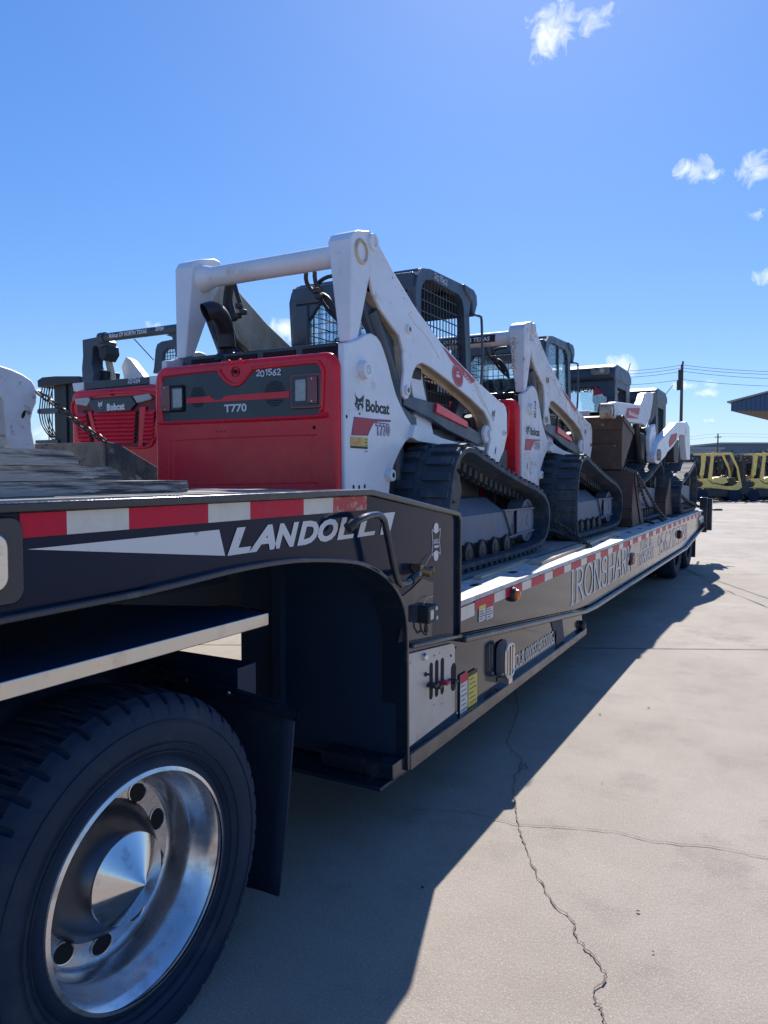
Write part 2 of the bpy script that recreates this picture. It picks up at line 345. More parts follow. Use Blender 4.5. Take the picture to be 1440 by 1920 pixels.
# stroke lettering (marker writing, serif signwriting)
def ell(cx, cy, rx, ry, a0=0, a1=360, n=14):
    return [(cx+rx*math.cos(R(a0+(a1-a0)*i/n)), cy+ry*math.sin(R(a0+(a1-a0)*i/n))) for i in range(n+1)]
GL = {
 '0': [ell(.3, .5, .26, .48)], '1': [[(.18, .8), (.34, 1), (.32, 0)]],
 '2': [ell(.3, .75, .24, .24, 160, -40, 10)+[(.05, .03), (.6, 0)]],
 '3': [ell(.28, .76, .22, .22, 150, -80, 9), ell(.28, .27, .25, .27, 90, -150, 10)],
 '4': [[(.42, 0), (.42, 1), (.02, .32), (.6, .32)]],
 '5': [[(.55, 1), (.14, 1), (.1, .58)]+ell(.28, .32, .26, .3, 110, -150, 10)],
 '6': [[(.5, .98), (.2, .7), (.06, .3)]+ell(.3, .27, .24, .26, 170, -190, 14)],
 '7': [[(.04, .97), (.58, .97), (.22, 0)]], '8': [ell(.3, .75, .2, .23), ell(.3, .26, .25, .26)],
 '9': [ell(.3, .72, .24, .26, 0, 360, 12)+[(.5, .35), (.36, 0)]], '.': [[(.1, .02), (.12, .06)]],
 'I': [[(.2, 0), (.2, 1)]], 'R': [[(.12, 0), (.12, 1)], [(.12, .97), (.3, .99)]+ell(.3, .74, .24, .24, 80, -90, 9)+[(.12, .5)], [(.28, .5), (.62, 0)]],
 'O': [ell(.36, .5, .32, .49)], 'N': [[(.12, 0), (.12, 1)], [(.12, 1), (.62, 0)], [(.62, 0), (.62, 1)]],
 'S': [ell(.3, .74, .22, .24, 20, 270, 10)+ell(.3, .25, .24, .25, 90, -160, 10)],
 'H': [[(.12, 0), (.12, 1)], [(.62, 0), (.62, 1)], [(.12, .52), (.62, .52)]], 'A': [[(.04, 0), (.36, 1), (.68, 0)], [(.15, .36), (.57, .36)]],
 'K': [[(.12, 0), (.12, 1)], [(.62, 1), (.12, .42)], [(.26, .56), (.68, 0)]], 'T': [[(.3, 0), (.3, .97)], [(.0, .97), (.6, .97)]],
 'W': [[(.0, 1), (.2, 0), (.42, .9), (.64, 0), (.84, 1)]], 'P': [[(.12, 0), (.12, 1)], [(.12, .98), (.3, .98)]+ell(.3, .73, .24, .25, 80, -90, 9)+[(.12, .48)]],
 '&': [[(.66, 0), (.16, .76)]+ell(.3, .8, .15, .18, 180, -60, 9)+[(.1, .35)]+ell(.3, .22, .2, .22, 150, 350, 8)+[(.66, .45)]],
}
WID = {'I': .42, '1': .5, '.': .25, 'W': .95, 'N': .76, 'H': .76, 'O': .74, 'A': .74, 'K': .74, 'R': .68, 'S': .6, 'T': .64, 'P': .62, ' ': .4, '&': .72}
def strokes_mb(s, o, u, v, h, w, lw, serif=0, jit=0.0, vertical=False):
    o, u, v = Vector(o), Vector(u).normalized(), Vector(v).normalized(); nrm = u.cross(v)
    tot = sum(WID.get(c, .68) for c in s); mb = MB(); x = 0; k = 0
    sx = (w/tot) if not vertical else w/.68
    rnd = random.Random(hash(s) % 97 if False else len(s)*13)
    for ci, c in enumerate(s):
        dy = rnd.uniform(-jit, jit)*h; base = o+v*dy
        if vertical: base = o - v*(ci*h*1.22); x = 0
        ps = [[(x*sx+p[0]*sx, p[1]*h) for p in st] for st in GL.get(c, [])]
        if serif:
            a = []
            for st in ps:
                for e in (st[0], st[-1]):
                    if abs(e[1]) < .05*h or abs(e[1]-h) < .05*h:
                        if c not in 'OSCTP&8' or (c in 'TP' and e[1] < .1*h): a.append([(e[0]-.13*sx, e[1]), (e[0]+.13*sx, e[1])])
            ps += [('s', q) for q in a]
        for st in ps:
            l = lw
            if isinstance(st, tuple): l = lw*.45; st = st[1]
            for i in range(len(st)-1):
                a = Vector(st[i]); b = Vector(st[i+1]); d = b-a
                if d.length < 1e-6: continue
                d.normalize(); ll = l
                if serif: ll = l*(.55+.45*abs(d.y)) if not isinstance(st, tuple) else l
                q = Vector((-d.y, d.x))*ll/2; a = a-d*ll*.3; b = b+d*ll*.3
                k += 1; off = nrm*(.00004*(k % 40))
                mb.quad(*[base+u*p.x+v*p.y+off for p in (a-q, b-q, b+q, a+q)])
        x += WID.get(c, .68)
    return mb
# wildcat head emblem
def cat_mb(o, u, v, h, white=False):
    o, u, v = Vector(o), Vector(u).normalized(), Vector(v).normalized(); n = u.cross(v); s = h
    head = [(.02, 1.0), (.10, .82), (.34, .70), (.52, .72), (.86, .92), (.80, .66), (.76, .50), (.80, .36), (.70, .22), (.62, .34), (.50, .40), (.42, .22), (.30, .12), (.24, .28), (.10, .30), (.00, .44), (.10, .52), (.12, .68), (.06, .80)]
    a = MB().poly([o+u*p[0]*s+v*p[1]*s for p in head])
    a.poly([o+u*(p[0]*s)+v*(p[1]*s) for p in [(.36, .06), (.42, -.04), (.50, -.04), (.52, .06)]])
    for q in ([(.04, .24), (.16, .2), (.16, .22)], [(.06, .16), (.18, .15), (.17, .17)], [(.60, .18), (.74, .1), (.62, .2)]):
        a.poly([o+u*p[0]*s+v*p[1]*s for p in q])
    b = MB()
    for q in ([(.26, .56), (.40, .52), (.36, .46), (.24, .48)], [(.52, .56), (.70, .60), (.64, .50), (.54, .50)], [(.14, .40), (.24, .40), (.22, .34), (.12, .36)], [(.38, .34), (.50, .42), (.60, .36), (.52, .26), (.44, .24)]):
        b.poly([o+n*.0008+u*p[0]*s+v*p[1]*s for p in q])
    return a, b
Yp, Zp, Xp = (0, 1, 0), (0, 0, 1), (1, 0, 0)

def chain_mb(p0, p1, sag=.0, link_l=.045, r=.0055, pts=None):
    mb = MB(); path = pts
    if path is None:
        p0, p1 = Vector(p0), Vector(p1); L = (p1-p0).length; n = max(2, int(L/.02))
        path = [p0.lerp(p1, i/n)-Vector((0, 0, 1))*sag*4*(i/n)*(1-i/n) for i in range(n+1)]
    path = [Vector(p) for p in path]
    d = [0]
    for a, b in zip(path, path[1:]): d.append(d[-1]+(b-a).length)
    k = 0; t = link_l*.4
    def P(t):
        for i in range(len(d)-1):
            if d[i+1] >= t: return path[i].lerp(path[i+1], (t-d[i])/max(1e-9, d[i+1]-d[i]))
        return path[-1]
    while t < d[-1]-link_l*.4:
        c = P(t); ax = (P(min(d[-1], t+.01))-P(max(0, t-.01))).normalized()
        up = Vector((0, 0, 1)) if abs(ax.z) < .95 else Vector((1, 0, 0)); s = ax.cross(up).normalized(); w = s.cross(ax)
        sd = (s+w).normalized() if k % 2 else (s-w).normalized()
        hl = link_l*.5-r; hw = link_l*.27
        ring = [c+ax*((hl-hw)*(1 if -90 < a <= 90 else -1)+hw*math.cos(R(a)))+sd*hw*math.sin(R(a)) for a in (-90, -45, 0, 45, 90, 91, 135, 180, 225, 269)]
        mb.tube(ring, r, 5, closed=True); t += link_l*.72; k += 1
    return mb

def rrect(x0, x1, z0, z1, r, n=5):
    p = []
    for cx, cz, a in ((x1-r, z0+r, -90), (x1-r, z1-r, 0), (x0+r, z1-r, 90), (x0+r, z0+r, 180)):
        for i in range(n+1): t = R(a+90*i/n); p.append((cx+r*math.cos(t), cz+r*math.sin(t)))
    return p
def smooth_path(pts, step, closed=True):
    pts = [Vector(p) for p in pts]; n = len(pts); out = []
    for i in range(n if closed else n-1):
        g = (lambda k: pts[k % n]) if closed else (lambda k: pts[min(max(k, 0), n-1)])
        p0, p1, p2, p3 = g(i-1), g(i), g(i+1), g(i+2)
        for k in range(10):
            t = k/10; out.append(.5*((2*p1)+(-p0+p2)*t+(2*p0-5*p1+4*p2-p3)*t*t+(-p0+3*p1-3*p2+p3)*t**3))
    if not closed: out.append(pts[-1])
    d = [0]; m = len(out); q = out+[out[0]] if closed else out
    for a, b in zip(q, q[1:]): d.append(d[-1]+(b-a).length)
    k = max(3, round(d[-1]/step)); res = []; j = 0
    for i in range(k if closed else k+1):
        t = d[-1]*i/k
        while j < len(d)-2 and d[j+1] < t: j += 1
        res.append(q[j].lerp(q[min(j+1, len(q)-1)], (t-d[j])/max(1e-9, d[j+1]-d[j])))
    return res
# ================================================================== ground
g = MB().quad((-700, -60, 0), (700, -60, 0), (700, 1200, 0), (-700, 1200, 0))
structure('ground', g, 'concrete', smooth=False)
def strip_mb(pts, w, z, jit=0, seed=1):
    rnd = random.Random(seed); mb = MB(); P = [Vector((p[0], p[1], z)) for p in pts]; L = []
    for i, p in enumerate(P):
        a = P[max(0, i-1)]; b = P[min(len(P)-1, i+1)]; d = (b-a).normalized(); n = Vector((-d.y, d.x, 0))
        ww = w*(.5+rnd.random()*jit*1.6) if jit else w
        L.append((p-n*ww/2, p+n*ww/2))
    for a, b in zip(L, L[1:]): mb.quad(a[0], b[0], b[1], a[1])
    return mb
def wob(pts, amp, n, seed):
    rnd = random.Random(seed); out = []
    for a, b in zip(pts, pts[1:]):
        a, b = Vector(a), Vector(b)
        for i in range(n): out.append(a.lerp(b, i/n)+Vector((rnd.uniform(-amp, amp), rnd.uniform(-amp, amp), 0)) if i else a)
    out.append(Vector(pts[-1])); return out
G = lambda x, y: at(x, y, 'Z', 0)
jm = MB()
# slab joints run at their own angle to the truck
j0 = G(1040, 1215); j1 = G(1376, 1218); jd = (j1-j0).normalized(); jn = Vector((-jd.y, jd.x, 0))
for k in range(-1, 8):
    a = j0+jn*(k*4.9); jm.add(*(lambda s: (s.v, s.f))(strip_mb([a-jd*30, a+jd*40], .012 if k else .014, .004)))
q0 = G(1290, 1070)
for k in range(-5, 6):
    a = Vector((q0.x, q0.y, 0))+jd*(k*5.4); jm.add(*(lambda s: (s.v, s.f))(strip_mb([a-jn*20, a+jn*45], .012, .0045)))
structure('slab_joints', jm, 'joint', smooth=False)
cm = MB()
c1 = [(965, 1290), (972, 1330), (957, 1375), (950, 1392), (962, 1412), (979, 1425), (974, 1443), (990, 1442), (985, 1432), (965, 1455), (963, 1490), (968, 1525), (972, 1550), (985, 1590), (1005, 1640),
      (1040, 1700), (1075, 1730), (1082, 1765), (1108, 1790), (1138, 1830), (1112, 1866), (1128, 1895), (1136, 1925)]
c2 = [(770, 1519), (880, 1524), (960, 1546), (1050, 1552), (1150, 1560), (1230, 1580), (1330, 1588), (1445, 1612)]
c3 = [(1290, 1070), (1345, 1100), (1440, 1140)]
for i, (c, w) in enumerate(((c1, .0034), (c2, .0026), (c3, .010))):
    p = wob([G(*q) for q in c], .007 if i < 2 else .02, 7, 3+i); cm.add(*(lambda s: (s.v, s.f))(strip_mb(p, w, .006, 1, 5+i)))
structure('cracks', cm, 'crack', smooth=False)
sp = MB(); rnd = random.Random(5)
spots = [G(1038, 1272), G(1216, 1328), G(988, 1240), G(1125, 1340)]
for k in range(90):
    spots.append(Vector((rnd.uniform(-1.2, 4), rnd.uniform(1.8, 14), 0)))
for p in spots:
    r = rnd.uniform(.002, .008) if p not in spots[:4] else .011
    sp.poly([(p.x+r*rnd.uniform(.6, 1.2)*math.cos(a), p.y+r*rnd.uniform(.6, 1.2)*math.sin(a), .007) for a in [2*PI*i/7 for i in range(7)]])
structure('ground_specks', sp, 'tar', smooth=False)

# ================================================================== lowboy trailer
XS = -1.41; XF = -4.0
T = Thing('lowboy_trailer', 'long black drop deck trailer with LANDOLL lettering, carrying four loaders', 'trailer', (-2.7, 8, 0))
def aX(x, y, X=XS): p = at(x, y, 'X', X); return (p.y, p.z)
arch = [(-2, 1.19), (.94, 1.215), (1.35, 1.222), (1.66, 1.236), (1.95, 1.232), (2.25, 1.198), (2.40, 1.162), (2.53, 1.105), (2.62, 1.04), (2.68, .965), (2.705, .89), (2.712, .80)]
neck = [(-2, 1.419), (2.42, 1.419), (3.238, 1.305), (3.258, 1.28), (3.262, .735), (2.716, .79)] + arch[::-1]
mb = MB().prism('X', neck, XS, XS-.012)
T.part('gooseneck_side', mb, 'neck')
T.part('far_gooseneck_side', mirrored(mb, 'X', (XS+XF)/2), 'black')
def ribbon(path, t, X0, X1, up=1):
    P = [Vector((p[0], p[1])) for p in path]; off = []
    for i, p in enumerate(P):
        a = P[max(0, i-1)]; b = P[min(len(P)-1, i+1)]; d = (b-a).normalized(); off.append(p+Vector((-d.y, d.x))*t*up)
    return MB().prism('X', [tuple(p) for p in P]+[tuple(p) for p in off[::-1]], X0, X1)
fl = smooth_path([(a, b) for a, b in arch]+[(2.717, .5), (2.72, .27)], .05, closed=False)
T.part('arch_flange', ribbon(fl, .016, XS+.028, XS-.10, -1), 'blackrail', bevel=.004)
T.part('top_rail', MB().prism('X', [(-2, 1.421), (2.425, 1.421), (3.245, 1.302), (3.262, 1.28), (3.265, .735), (3.275, .735), (3.277, 1.298), (3.258, 1.322), (2.43, 1.444), (-2, 1.441)], XS+.02, XS-.10), 'blackrail', bevel=.005)
# wooden gooseneck deck
def planks(x0, x1, y0, y1, z, n, jit=.004, seed=2, th=.035):
    r = random.Random(seed); m = MB(); w = (x1-x0)/n
    for i in range(n):
        dz = r.uniform(-jit, jit); m.box(x0+i*w+.004, x0+(i+1)*w-.004, y0-r.uniform(0, .01), y1+r.uniform(0, .01), z-th+dz, z+dz)
    return m
T.part('upper_deck', planks(XF+.1, XS-.102, -2, 2.41, 1.440, 11), 'deckwood', bevel=.003, smooth=False)
T.part('upper_deck_beams', MB().box(XF+.05, XS-.05, -2, 2.35, 1.33, 1.405).box(-3.1, -2.3, -2, 2.66, 1.0, 1.33).box(XF+.05, XS-.02, 2.35, 3.2, 1.18, 1.27), 'void')
T.part('slope_plate', MB().prism('X', [(2.42, 1.43), (3.24, 1.31), (3.24, 1.285), (2.42, 1.40)], XS-.1, XF+.1), 'blackrail')
# front bulkhead of the low deck
T.part('bulkhead', MB().box(-2.22, XS-.03, 2.70, 2.74, .27, 1.18).box(-3.9, -2.22, 3.20, 3.24, .66, 1.2).box(-2.26, -2.22, 2.70, 3.24, .27, 1.2).box(-2.05, -2.0, 2.66, 2.70, .27, 1.17), 'void')
T.part('foot_plate', MB().box(-2.0, XS+.0, 2.52, 2.80, .245, .262).box(-1.75, XS+.012, 2.60, 2.72, .262, .33), 'blackrail', bevel=.003)
T.part('deck_frame', MB().box(-3.9, -1.55, 3.3, 12.6, .62, .82).box(-3.2, -2.2, 5.0, 13.2, .40, .62).box(-1.8, XS-.05, 2.74, 5.6, .32, .7), 'void')
low = [(2.717, .785), (3.262, .728), (5.46, .500), (5.66, .455), (5.69, .33), (2.72, .30)]
T.part('lower_side_beam', MB().prism('X', low, XS-.004, XS-.03), 'black')
T.part('lower_rail', MB().prism('X', [(2.723, .338), (5.64, .326), (5.69, .335), (5.68, .275), (2.723, .262)], XS+.03, XS-.1), 'blackrail', bevel=.006)
rail = [(3.277, .872), (13.84, .872), (13.84, .64), (13.1, .585), (11.5, .462), (5.95, .470), (5.47, .505), (3.277, .735)]
mb = MB().prism('X', rail, XS, XS-.03)
T.part('deck_side_rail', mb, 'black'); T.part('far_deck_side_rail', mirrored(mb, 'X', (XS+XF)/2), 'black')
bf = [(3.28, .725), (5.40, .502), (5.62, .478), (5.95, .462), (11.5, .450), (13.1, .573), (13.84, .628)]
T.part('bottom_flange', ribbon(bf, .030, XS+.045, XS-.08, -1).prism('X', [(2.73, .80), (3.25, .742), (3.25, .722), (2.73, .778)], XS+.04, XS-.02), 'blackrail', bevel=.007)
# steel deck edge with stake slots, then planks
T.part('deck_edge', MB().box(XS+.003, -1.665, 3.28, 13.86, .862, .889), 'galv', bevel=.004)
sm = MB()
for k in range(17):
    y = 3.83+k*.61; sm.prism('Z', [(p[0], p[1]) for p in rrect(-1.565, -1.515, y-.05, y+.05, .018)], .8894, .8905)
T.part('stake_slot_row', sm, 'dot')
T.part('deck_planks', planks(XF+.05, -1.70, 3.28, 13.8, .884, 12, .004, 4), 'deckwood', smooth=False)
T.part('plank_gap_strip', MB().box(-1.70, -1.667, 3.28, 13.8, .84, .868), 'dot')
T.part('far_deck_edge', MB().box(XF-.003, XF+.25, 3.28, 13.86, .862, .887), 'galv')
# reflective tape
z0, z1 = 1.367, 1.4185
bx = [36, 124.4, 241, 390, 468.6, 569, 624, 687]
ys = [at(x, 980, 'X', XS).y for x in bx]
for i in range(7):
    m = 'tape_old' if i == 6 else ('tape_r' if i % 2 == 0 else 'tape_w')
    T.part('reflective_tape', MB().box(XS+.0015, XS-.001, ys[i], ys[i+1], z0, z1), m, smooth=False)
y = 3.30; k = 0; rnd = random.Random(3)
for i in range(46):
    L = .178 if i % 2 == 0 else .279
    if y+L > 13.7: break
    if not (5.05 < y+L/2 < 5.0):
        T.part('reflective_tape', MB().box(XS+.0045, XS+.002, y+rnd.uniform(0, .01), y+L, .812 if i else .790, .862 if i else .855), 'tape_w' if i % 2 == 0 else 'tape_r', smooth=False)
    y += L
# LANDOLL arrow and lettering
XT = XS+.002
a = aX(50, 1030); b = aX(410, 993); c = aX(421, 1042)
T.part('arrow_decal', MB().poly([(XT, *a), (XT, *b), (XT, *c)]), 'letter', smooth=False)
p0 = at(428, 1042, 'X', XT); p1 = at(428, 990, 'X', XT); p2 = at(706, 1012, 'X', XT)
for ch, xa, xb in (('L', 426, 470), ('A', 466, 517), ('N', 514, 560), ('D', 557, 597), ('O', 596, 633), ('L', 632, 663), ('L', 670, 703)):
    ya_ = at(xa, 1010, 'X', XT).y; yb_ = at(xb, 1010, 'X', XT).y
    T.part('maker_lettering', text_mb(ch, (XT, ya_, p0.z), Yp, Zp, (p1.z-p0.z)*.98, (yb_-ya_)*1.02, bold=.05 if xa < 600 else .025, shear=.3 if xa < 600 else .2), 'letter', smooth=False)
T.part('lettering_bar', MB().poly([(XT, *aX(712, 1003)), (XT, *aX(730, 1000)), (XT, *aX(740, 960)), (XT, *aX(719, 962))]), 'letter', smooth=False)
# badge
bc = aX(817, 1016); s = .055
bm = MB()
for dz in (.062, -.062): bm.poly([(XT, bc[0]+.026*math.cos(t), bc[1]+dz+.024*math.sin(t)) for t in [2*PI*i/16 for i in range(16)]])
fr = [(-.045, .06), (-.02, .045), (.02, .045), (.045, .06), (.036, 0), (.045, -.06), (.02, -.045), (-.02, -.045), (-.045, -.06), (-.036, 0)]
for p, q in zip(fr, fr[1:]+fr[:1]):
    d = Vector((q[0]-p[0], q[1]-p[1])).normalized()*.0022; n = Vector((-d.y, d.x))
    bm.poly([(XT+.0004, bc[0]+p[0]-n.x, bc[1]+p[1]-n.y), (XT+.0004, bc[0]+q[0]-n.x, bc[1]+q[1]-n.y), (XT+.0004, bc[0]+q[0]+n.x, bc[1]+q[1]+n.y), (XT+.0004, bc[0]+p[0]+n.x, bc[1]+p[1]+n.y)])
t = text_mb('LANDOLL', (XT, bc[0]-.03, bc[1]-.008), Yp, Zp, .022, .06, bold=.02); bm.add(t.v, t.f)
bm.box(XT, XT+.0005, bc[0]-.026, bc[0]+.026, bc[1]-.026, bc[1]-.016)
T.part('maker_badge', bm, 'letter', smooth=False)
# crank pipe
cp = [at(x, y, 'X', XS+d) for x, y, d in [(655, 988, .05), (672, 975, .07), (697, 966, .07), (716, 968, .07), (722, 985, .07), (730, 1020, .07), (738, 1060, .07), (748, 1092, .07), (762, 1094, .07), (778, 1082, .07), (786, 1074, .06)]]
T.part('crank_pipe', MB().tube([tuple(p) for p in smooth_path(cp, .03, closed=False)], .0135, 10), 'blackrail')
T.part('pipe_collar', MB().cyl(at(652, 990, 'X', XS+.05), at(664, 981, 'X', XS+.06), .019, 12), 'hose')
T.part('pipe_collar', MB().cyl(at(770, 1089, 'X', XS+.07), at(780, 1079, 'X', XS+.07), .018, 12), 'hose')
e = at(789, 1073, 'X', XS+.02)
T.part('valve_cluster', MB().cyl((XS, e.y-.03, e.z+.02), (XS+.07, e.y, e.z), .02, 10).cyl((XS, e.y+.03, e.z-.01), (XS+.06, e.y+.05, e.z+.01), .016, 10).box(XS, XS+.05, e.y-.06, e.y-.03, e.z+.015, e.z+.04), 'brass', bevel=.003)
T.part('hang_wire', MB().tube([at(792, 1070, 'X', XS+.02), at(808, 1040, 'X', XS+.01)], .0015, 5).tube([at(x, y, 'X', XS+.02) for x, y in [(794, 1134), (798, 1124), (806, 1119), (812, 1118)]], .0015, 5), 'paper')
# recessed bay right of the bay post, control box, hole
ya = aX(752, 1110)[0]; yb = aX(812, 1110)[0]
T.part('bay_plate', MB().prism('X', [aX(745, 1205), aX(808, 1193), aX(811, 1092), aX(790, 1085), aX(770, 1105), aX(748, 1122), aX(755, 1160)], XS+.004, XS+.0015), 'black')
bxp = at(792, 1148, 'X', XS)
T.part('control_box', MB().box(XS, XS+.055, bxp.y-.05, bxp.y+.045, bxp.z-.04, bxp.z+.035), 'hose', bevel=.006)
T.part('box_button', MB().cyl((XS+.055, bxp.y+.02, bxp.z+.02), (XS+.06, bxp.y+.02, bxp.z+.02), .009, 10).cyl((XS+.055, bxp.y+.025, bxp.z-.022), (XS+.06, bxp.y+.025, bxp.z-.022), .009, 10).box(XS+.055, XS+.057, bxp.y-.035, bxp.y-.005, bxp.z-.022, bxp.z+.018), 'paper')
hp = at(799, 1180, 'X', XS+.005)
T.part('cable_hole', MB().poly([(XS+.006, hp.y+.016*math.cos(t), hp.z+.028*math.sin(t)) for t in [2*PI*i/14 for i in range(14)]]), 'dot')
T.part('box_cable', MB().tube([at(x, y, 'X', XS+.02) for x, y in [(788, 1165), (789, 1178), (795, 1188), (801, 1184)]], .005, 6), 'hose')
# pale control panel with lever slots
cpn = [aX(759, 1407), aX(757, 1227), (3.215, .703), (3.238, .69), (3.245, .67), (3.245, .375), (2.74, .352)]
cpn = [(2.732, .350), (2.732, .752), (3.20, .705), (3.225, .69), (3.232, .67), (3.232, .365)]
pn = T.part('control_panel', MB().prism('X', cpn, XS+.006, XS-.002), 'panel', bevel=.002)
def slot(x0, y0, y1, wpx):
    m0 = at(x0, y0, 'X', XS); m1 = at(x0, y1, 'X', XS); w = (at(x0+wpx, y0, 'X', XS).y-m0.y)/2
    return rrect(m0.y-w, m0.y+w, m1.z, m0.z, w*.98)
for sx, sy0, sy1, w in [(806, 1242, 1311, 6), (816.5, 1237, 1306, 6), (827, 1233, 1301, 6), (848, 1243, 1295, 9)]:
    T.part('lever_slot', MB().prism('X', slot(sx, sy0, sy1, w), XS+.0065, XS+.0075), 'dot', parent=pn)
for sx, sy, c in [(814, 1284, 'hose'), (822, 1286, 'hose'), (836, 1279, 'inkred'), (851, 1277, 'hose')]:
    p = at(sx, sy, 'X', XS+.03); T.part('lever', MB().box(XS+.0, XS+.05, p.y-.028, p.y+.014, p.z-.008, p.z+.008), c, parent=pn, bevel=.003)
p = at(792, 1231, 'X', XS); T.part('knob', MB().lathe('X', (XS, p.y, p.z), [(.006, .017), (.02, .016), (.024, .010), (.024, 0)], 16), 'chrome', parent=pn)
p = at(795, 1264, 'X', XS); T.part('toggle', MB().cyl((XS, p.y, p.z), (XS+.035, p.y+.01, p.z), .005, 8).cyl((XS+.005, p.y, p.z), (XS+.012, p.y, p.z), .01, 10), 'hose', parent=pn)
for sx, sy in [(852, 1214), (843, 1229), (854, 1336)]:
    p = at(sx, sy, 'X', XS); T.part('screw', MB().cyl((XS+.006, p.y, p.z), (XS+.009, p.y, p.z), .006, 8), 'dot' if sy < 1300 else 'alu', parent=pn)
for k, (sx, sy) in enumerate([(765, 1243), (812, 1228), (822, 1223), (812, 1320), (826, 1318)]):
    p = at(sx, sy, 'X', XS); T.part('panel_marking', MB().box(XS+.0063, XS+.0068, p.y-.02 if k == 0 else p.y-.008, p.y+.02 if k == 0 else p.y+.008, p.z-.006, p.z+.002), 'stain', parent=pn)
# stickers on the lower side beam and deck rail
def sticker(px0, py0, px1, py1, mtop, mbot, lines, X=XS, split=.25, marks='ink'):
    a = at(px0, py0, 'X', X); b = at(px1, py1, 'X', X); y0, y1, zt, zb = a.y, b.y, a.z, b.z
    st = T.part('warning_sticker', MB().box(X+.0015, X+.0045, y0, y1, zb, zt), mbot, smooth=False)
    zs = zt-(zt-zb)*split
    T.part('sticker_band', MB().box(X+.0045, X+.005, y0, y1, zs, zt), mtop, parent=st, smooth=False)
    m = MB()
    for i in range(lines):
        z = zs-(zs-zb)*(i+.7)/(lines+.6); m.box(X+.0045, X+.0052, y0+(y1-y0)*.12, y0+(y1-y0)*(.6+.3*((i*7) % 3)/2), z-.0022, z+.0022)
    T.part('sticker_print', m, marks, parent=st, smooth=False)
sticker(862, 1266, 875, 1332, 'tape_r', 'paper', 6, XS, .22)
sticker(877, 1262, 893, 1316, 'ink', 'yellowst', 6, XS, .12)
sticker(897, 1137, 909, 1161, 'yellowst', 'paper', 4)
sticker(911, 1133, 923, 1157, 'tape_r', 'paper', 4)
# big signwriting
def sidetext(s, px0, py0, pyt, px1, lw, m='greyletter', X=XS):
    a = at(px0, py0, 'X', X); tz = at(px0, pyt, 'X', X).z; b = at(px1, py0, 'X', X)
    return strokes_mb(s, (X+.0025, a.y, a.z), Yp, Zp, tz-a.z, b.y-a.y, lw, serif=1)
T.part('company_lettering', sidetext('IRONSHARK', 1067, 1136, 1072, 1184, .036), 'greyletter', smooth=False)
T.part('small_lettering', sidetext('TOW &', 1199, 1034, 1012, 1222, .02), 'greyletter', smooth=False)
T.part('small_lettering', sidetext('TRANSPORT', 1195, 1062, 1040, 1226, .02), 'greyletter', smooth=False)
T.part('phone_lettering', sidetext('956.217.7788', 1233, 1042, 1005, 1288, .03), 'greyletter', smooth=False)
a = at(961, 1262, 'X', XS); b = at(1043, 1190, 'X', XS)
T.part('permit_lettering', text_mb('TDLR 000653453200GM', (XS+.0005, a.y, .366), Yp, Zp, .085, b.y-a.y, bold=.012), 'paper', smooth=False)
a = at(949, 1272, 'X', XS)
T.part('permit_symbol', text_mb('S', (XS+.0005, a.y+.01, .36), Yp, Zp, .055, .05, bold=.03), 'paper', smooth=False)
# dark gusset, side lamp housing, marker lights
ga = [aX(1033, 1170), aX(1058, 1163), aX(1066, 1200), aX(1045, 1208)]
T.part('gusset_recess', MB().prism('X', [(4.83, .535), (5.10, .508), (5.17, .335), (4.98, .335)], XS-.003, XS+.0005), 'void', smooth=False)
p = at(1089, 1172, 'X', XS)
T.part('rubber_stop', MB().lathe('X', (XS-.01, p.y, p.z), [(0, .035), (.03, .035), (.045, .02), (.045, 0)], 14), 'hose')
p = at(941, 1235, 'X', XS)
T.part('lamp_recess', MB().prism('X', rrect(p.y-.10, p.y+.07, p.z-.085, p.z+.105, .05), XS+.001, XS+.006), 'void', bevel=.002)
lr = rrect(0, .125, 0, .175, .035, 4)
fr = MB(); q = at(953, 1238, 'X', XS+.05)
fr.tube([(XS+.055, q.y-.055+a, q.z-.09+b) for a, b in lr], .009, 6, closed=True)
for k in range(1, 3): fr.tube([(XS+.055, q.y-.055+.125*k/3, q.z-.085), (XS+.055, q.y-.055+.125*k/3, q.z+.082)], .007, 6)
fr.box(XS, XS+.065, q.y-.03, q.y+.03, q.z-.125, q.z-.095)
T.part('folding_step', fr, 'alu')
def marker(px, py, r, m):
    p = at(px, py, 'X', XS)
    o = T.part('marker_lamp', MB().lathe('X', (XS, p.y, p.z), [(0, r*1.35), (.02, r*1.3), (.03, r*1.05), (.03, r*.9)], 18, caps=True), 'hose')
    T.part('lens', MB().lathe('X', (XS+.03, p.y, p.z), [(0, r), (.012, r*.95), (.022, r*.6), (.025, 0)], 18), m, parent=o)
marker(959, 1114, .032, 'amber')
p = at(1183, 1048, 'X', XS)
o = T.part('marker_lamp', MB().prism('X', rrect(p.y-.10, p.y+.10, p.z-.055, p.z+.055, .03), XS, XS+.02), 'hose', bevel=.004)
T.part('lens', MB().prism('X', rrect(p.y-.06, p.y+.06, p.z-.035, p.z+.035, .02), XS+.02, XS+.03), 'tape_old', parent=o, bevel=.004)
p = at(1179, 1022, 'X', XS)
T.part('hanging_strap', MB().box(XS+.006, XS+.010, p.y-.012, p.y+.012, p.z-.07, p.z+.04), 'inkred')
marker(1273, 1002, .045, 'amber')
# chrome bezel lamp on black pad at the front
T.part('lamp_pad', MB().prism('X', rrect(.40, .985, 1.233, 1.414, .03), XS, XS+.014), 'blackrail', bevel=.004)
bz = T.part('lamp_bezel', MB().prism('X', rrect(.55, .944, 1.264, 1.383, .03), XS+.014, XS+.026), 'mirror', bevel=.005)
T.part('lens', MB().prism('X', rrect(.57, .918, 1.282, 1.365, .02), XS+.026, XS+.031), 'clearlens', parent=bz, bevel=.003)
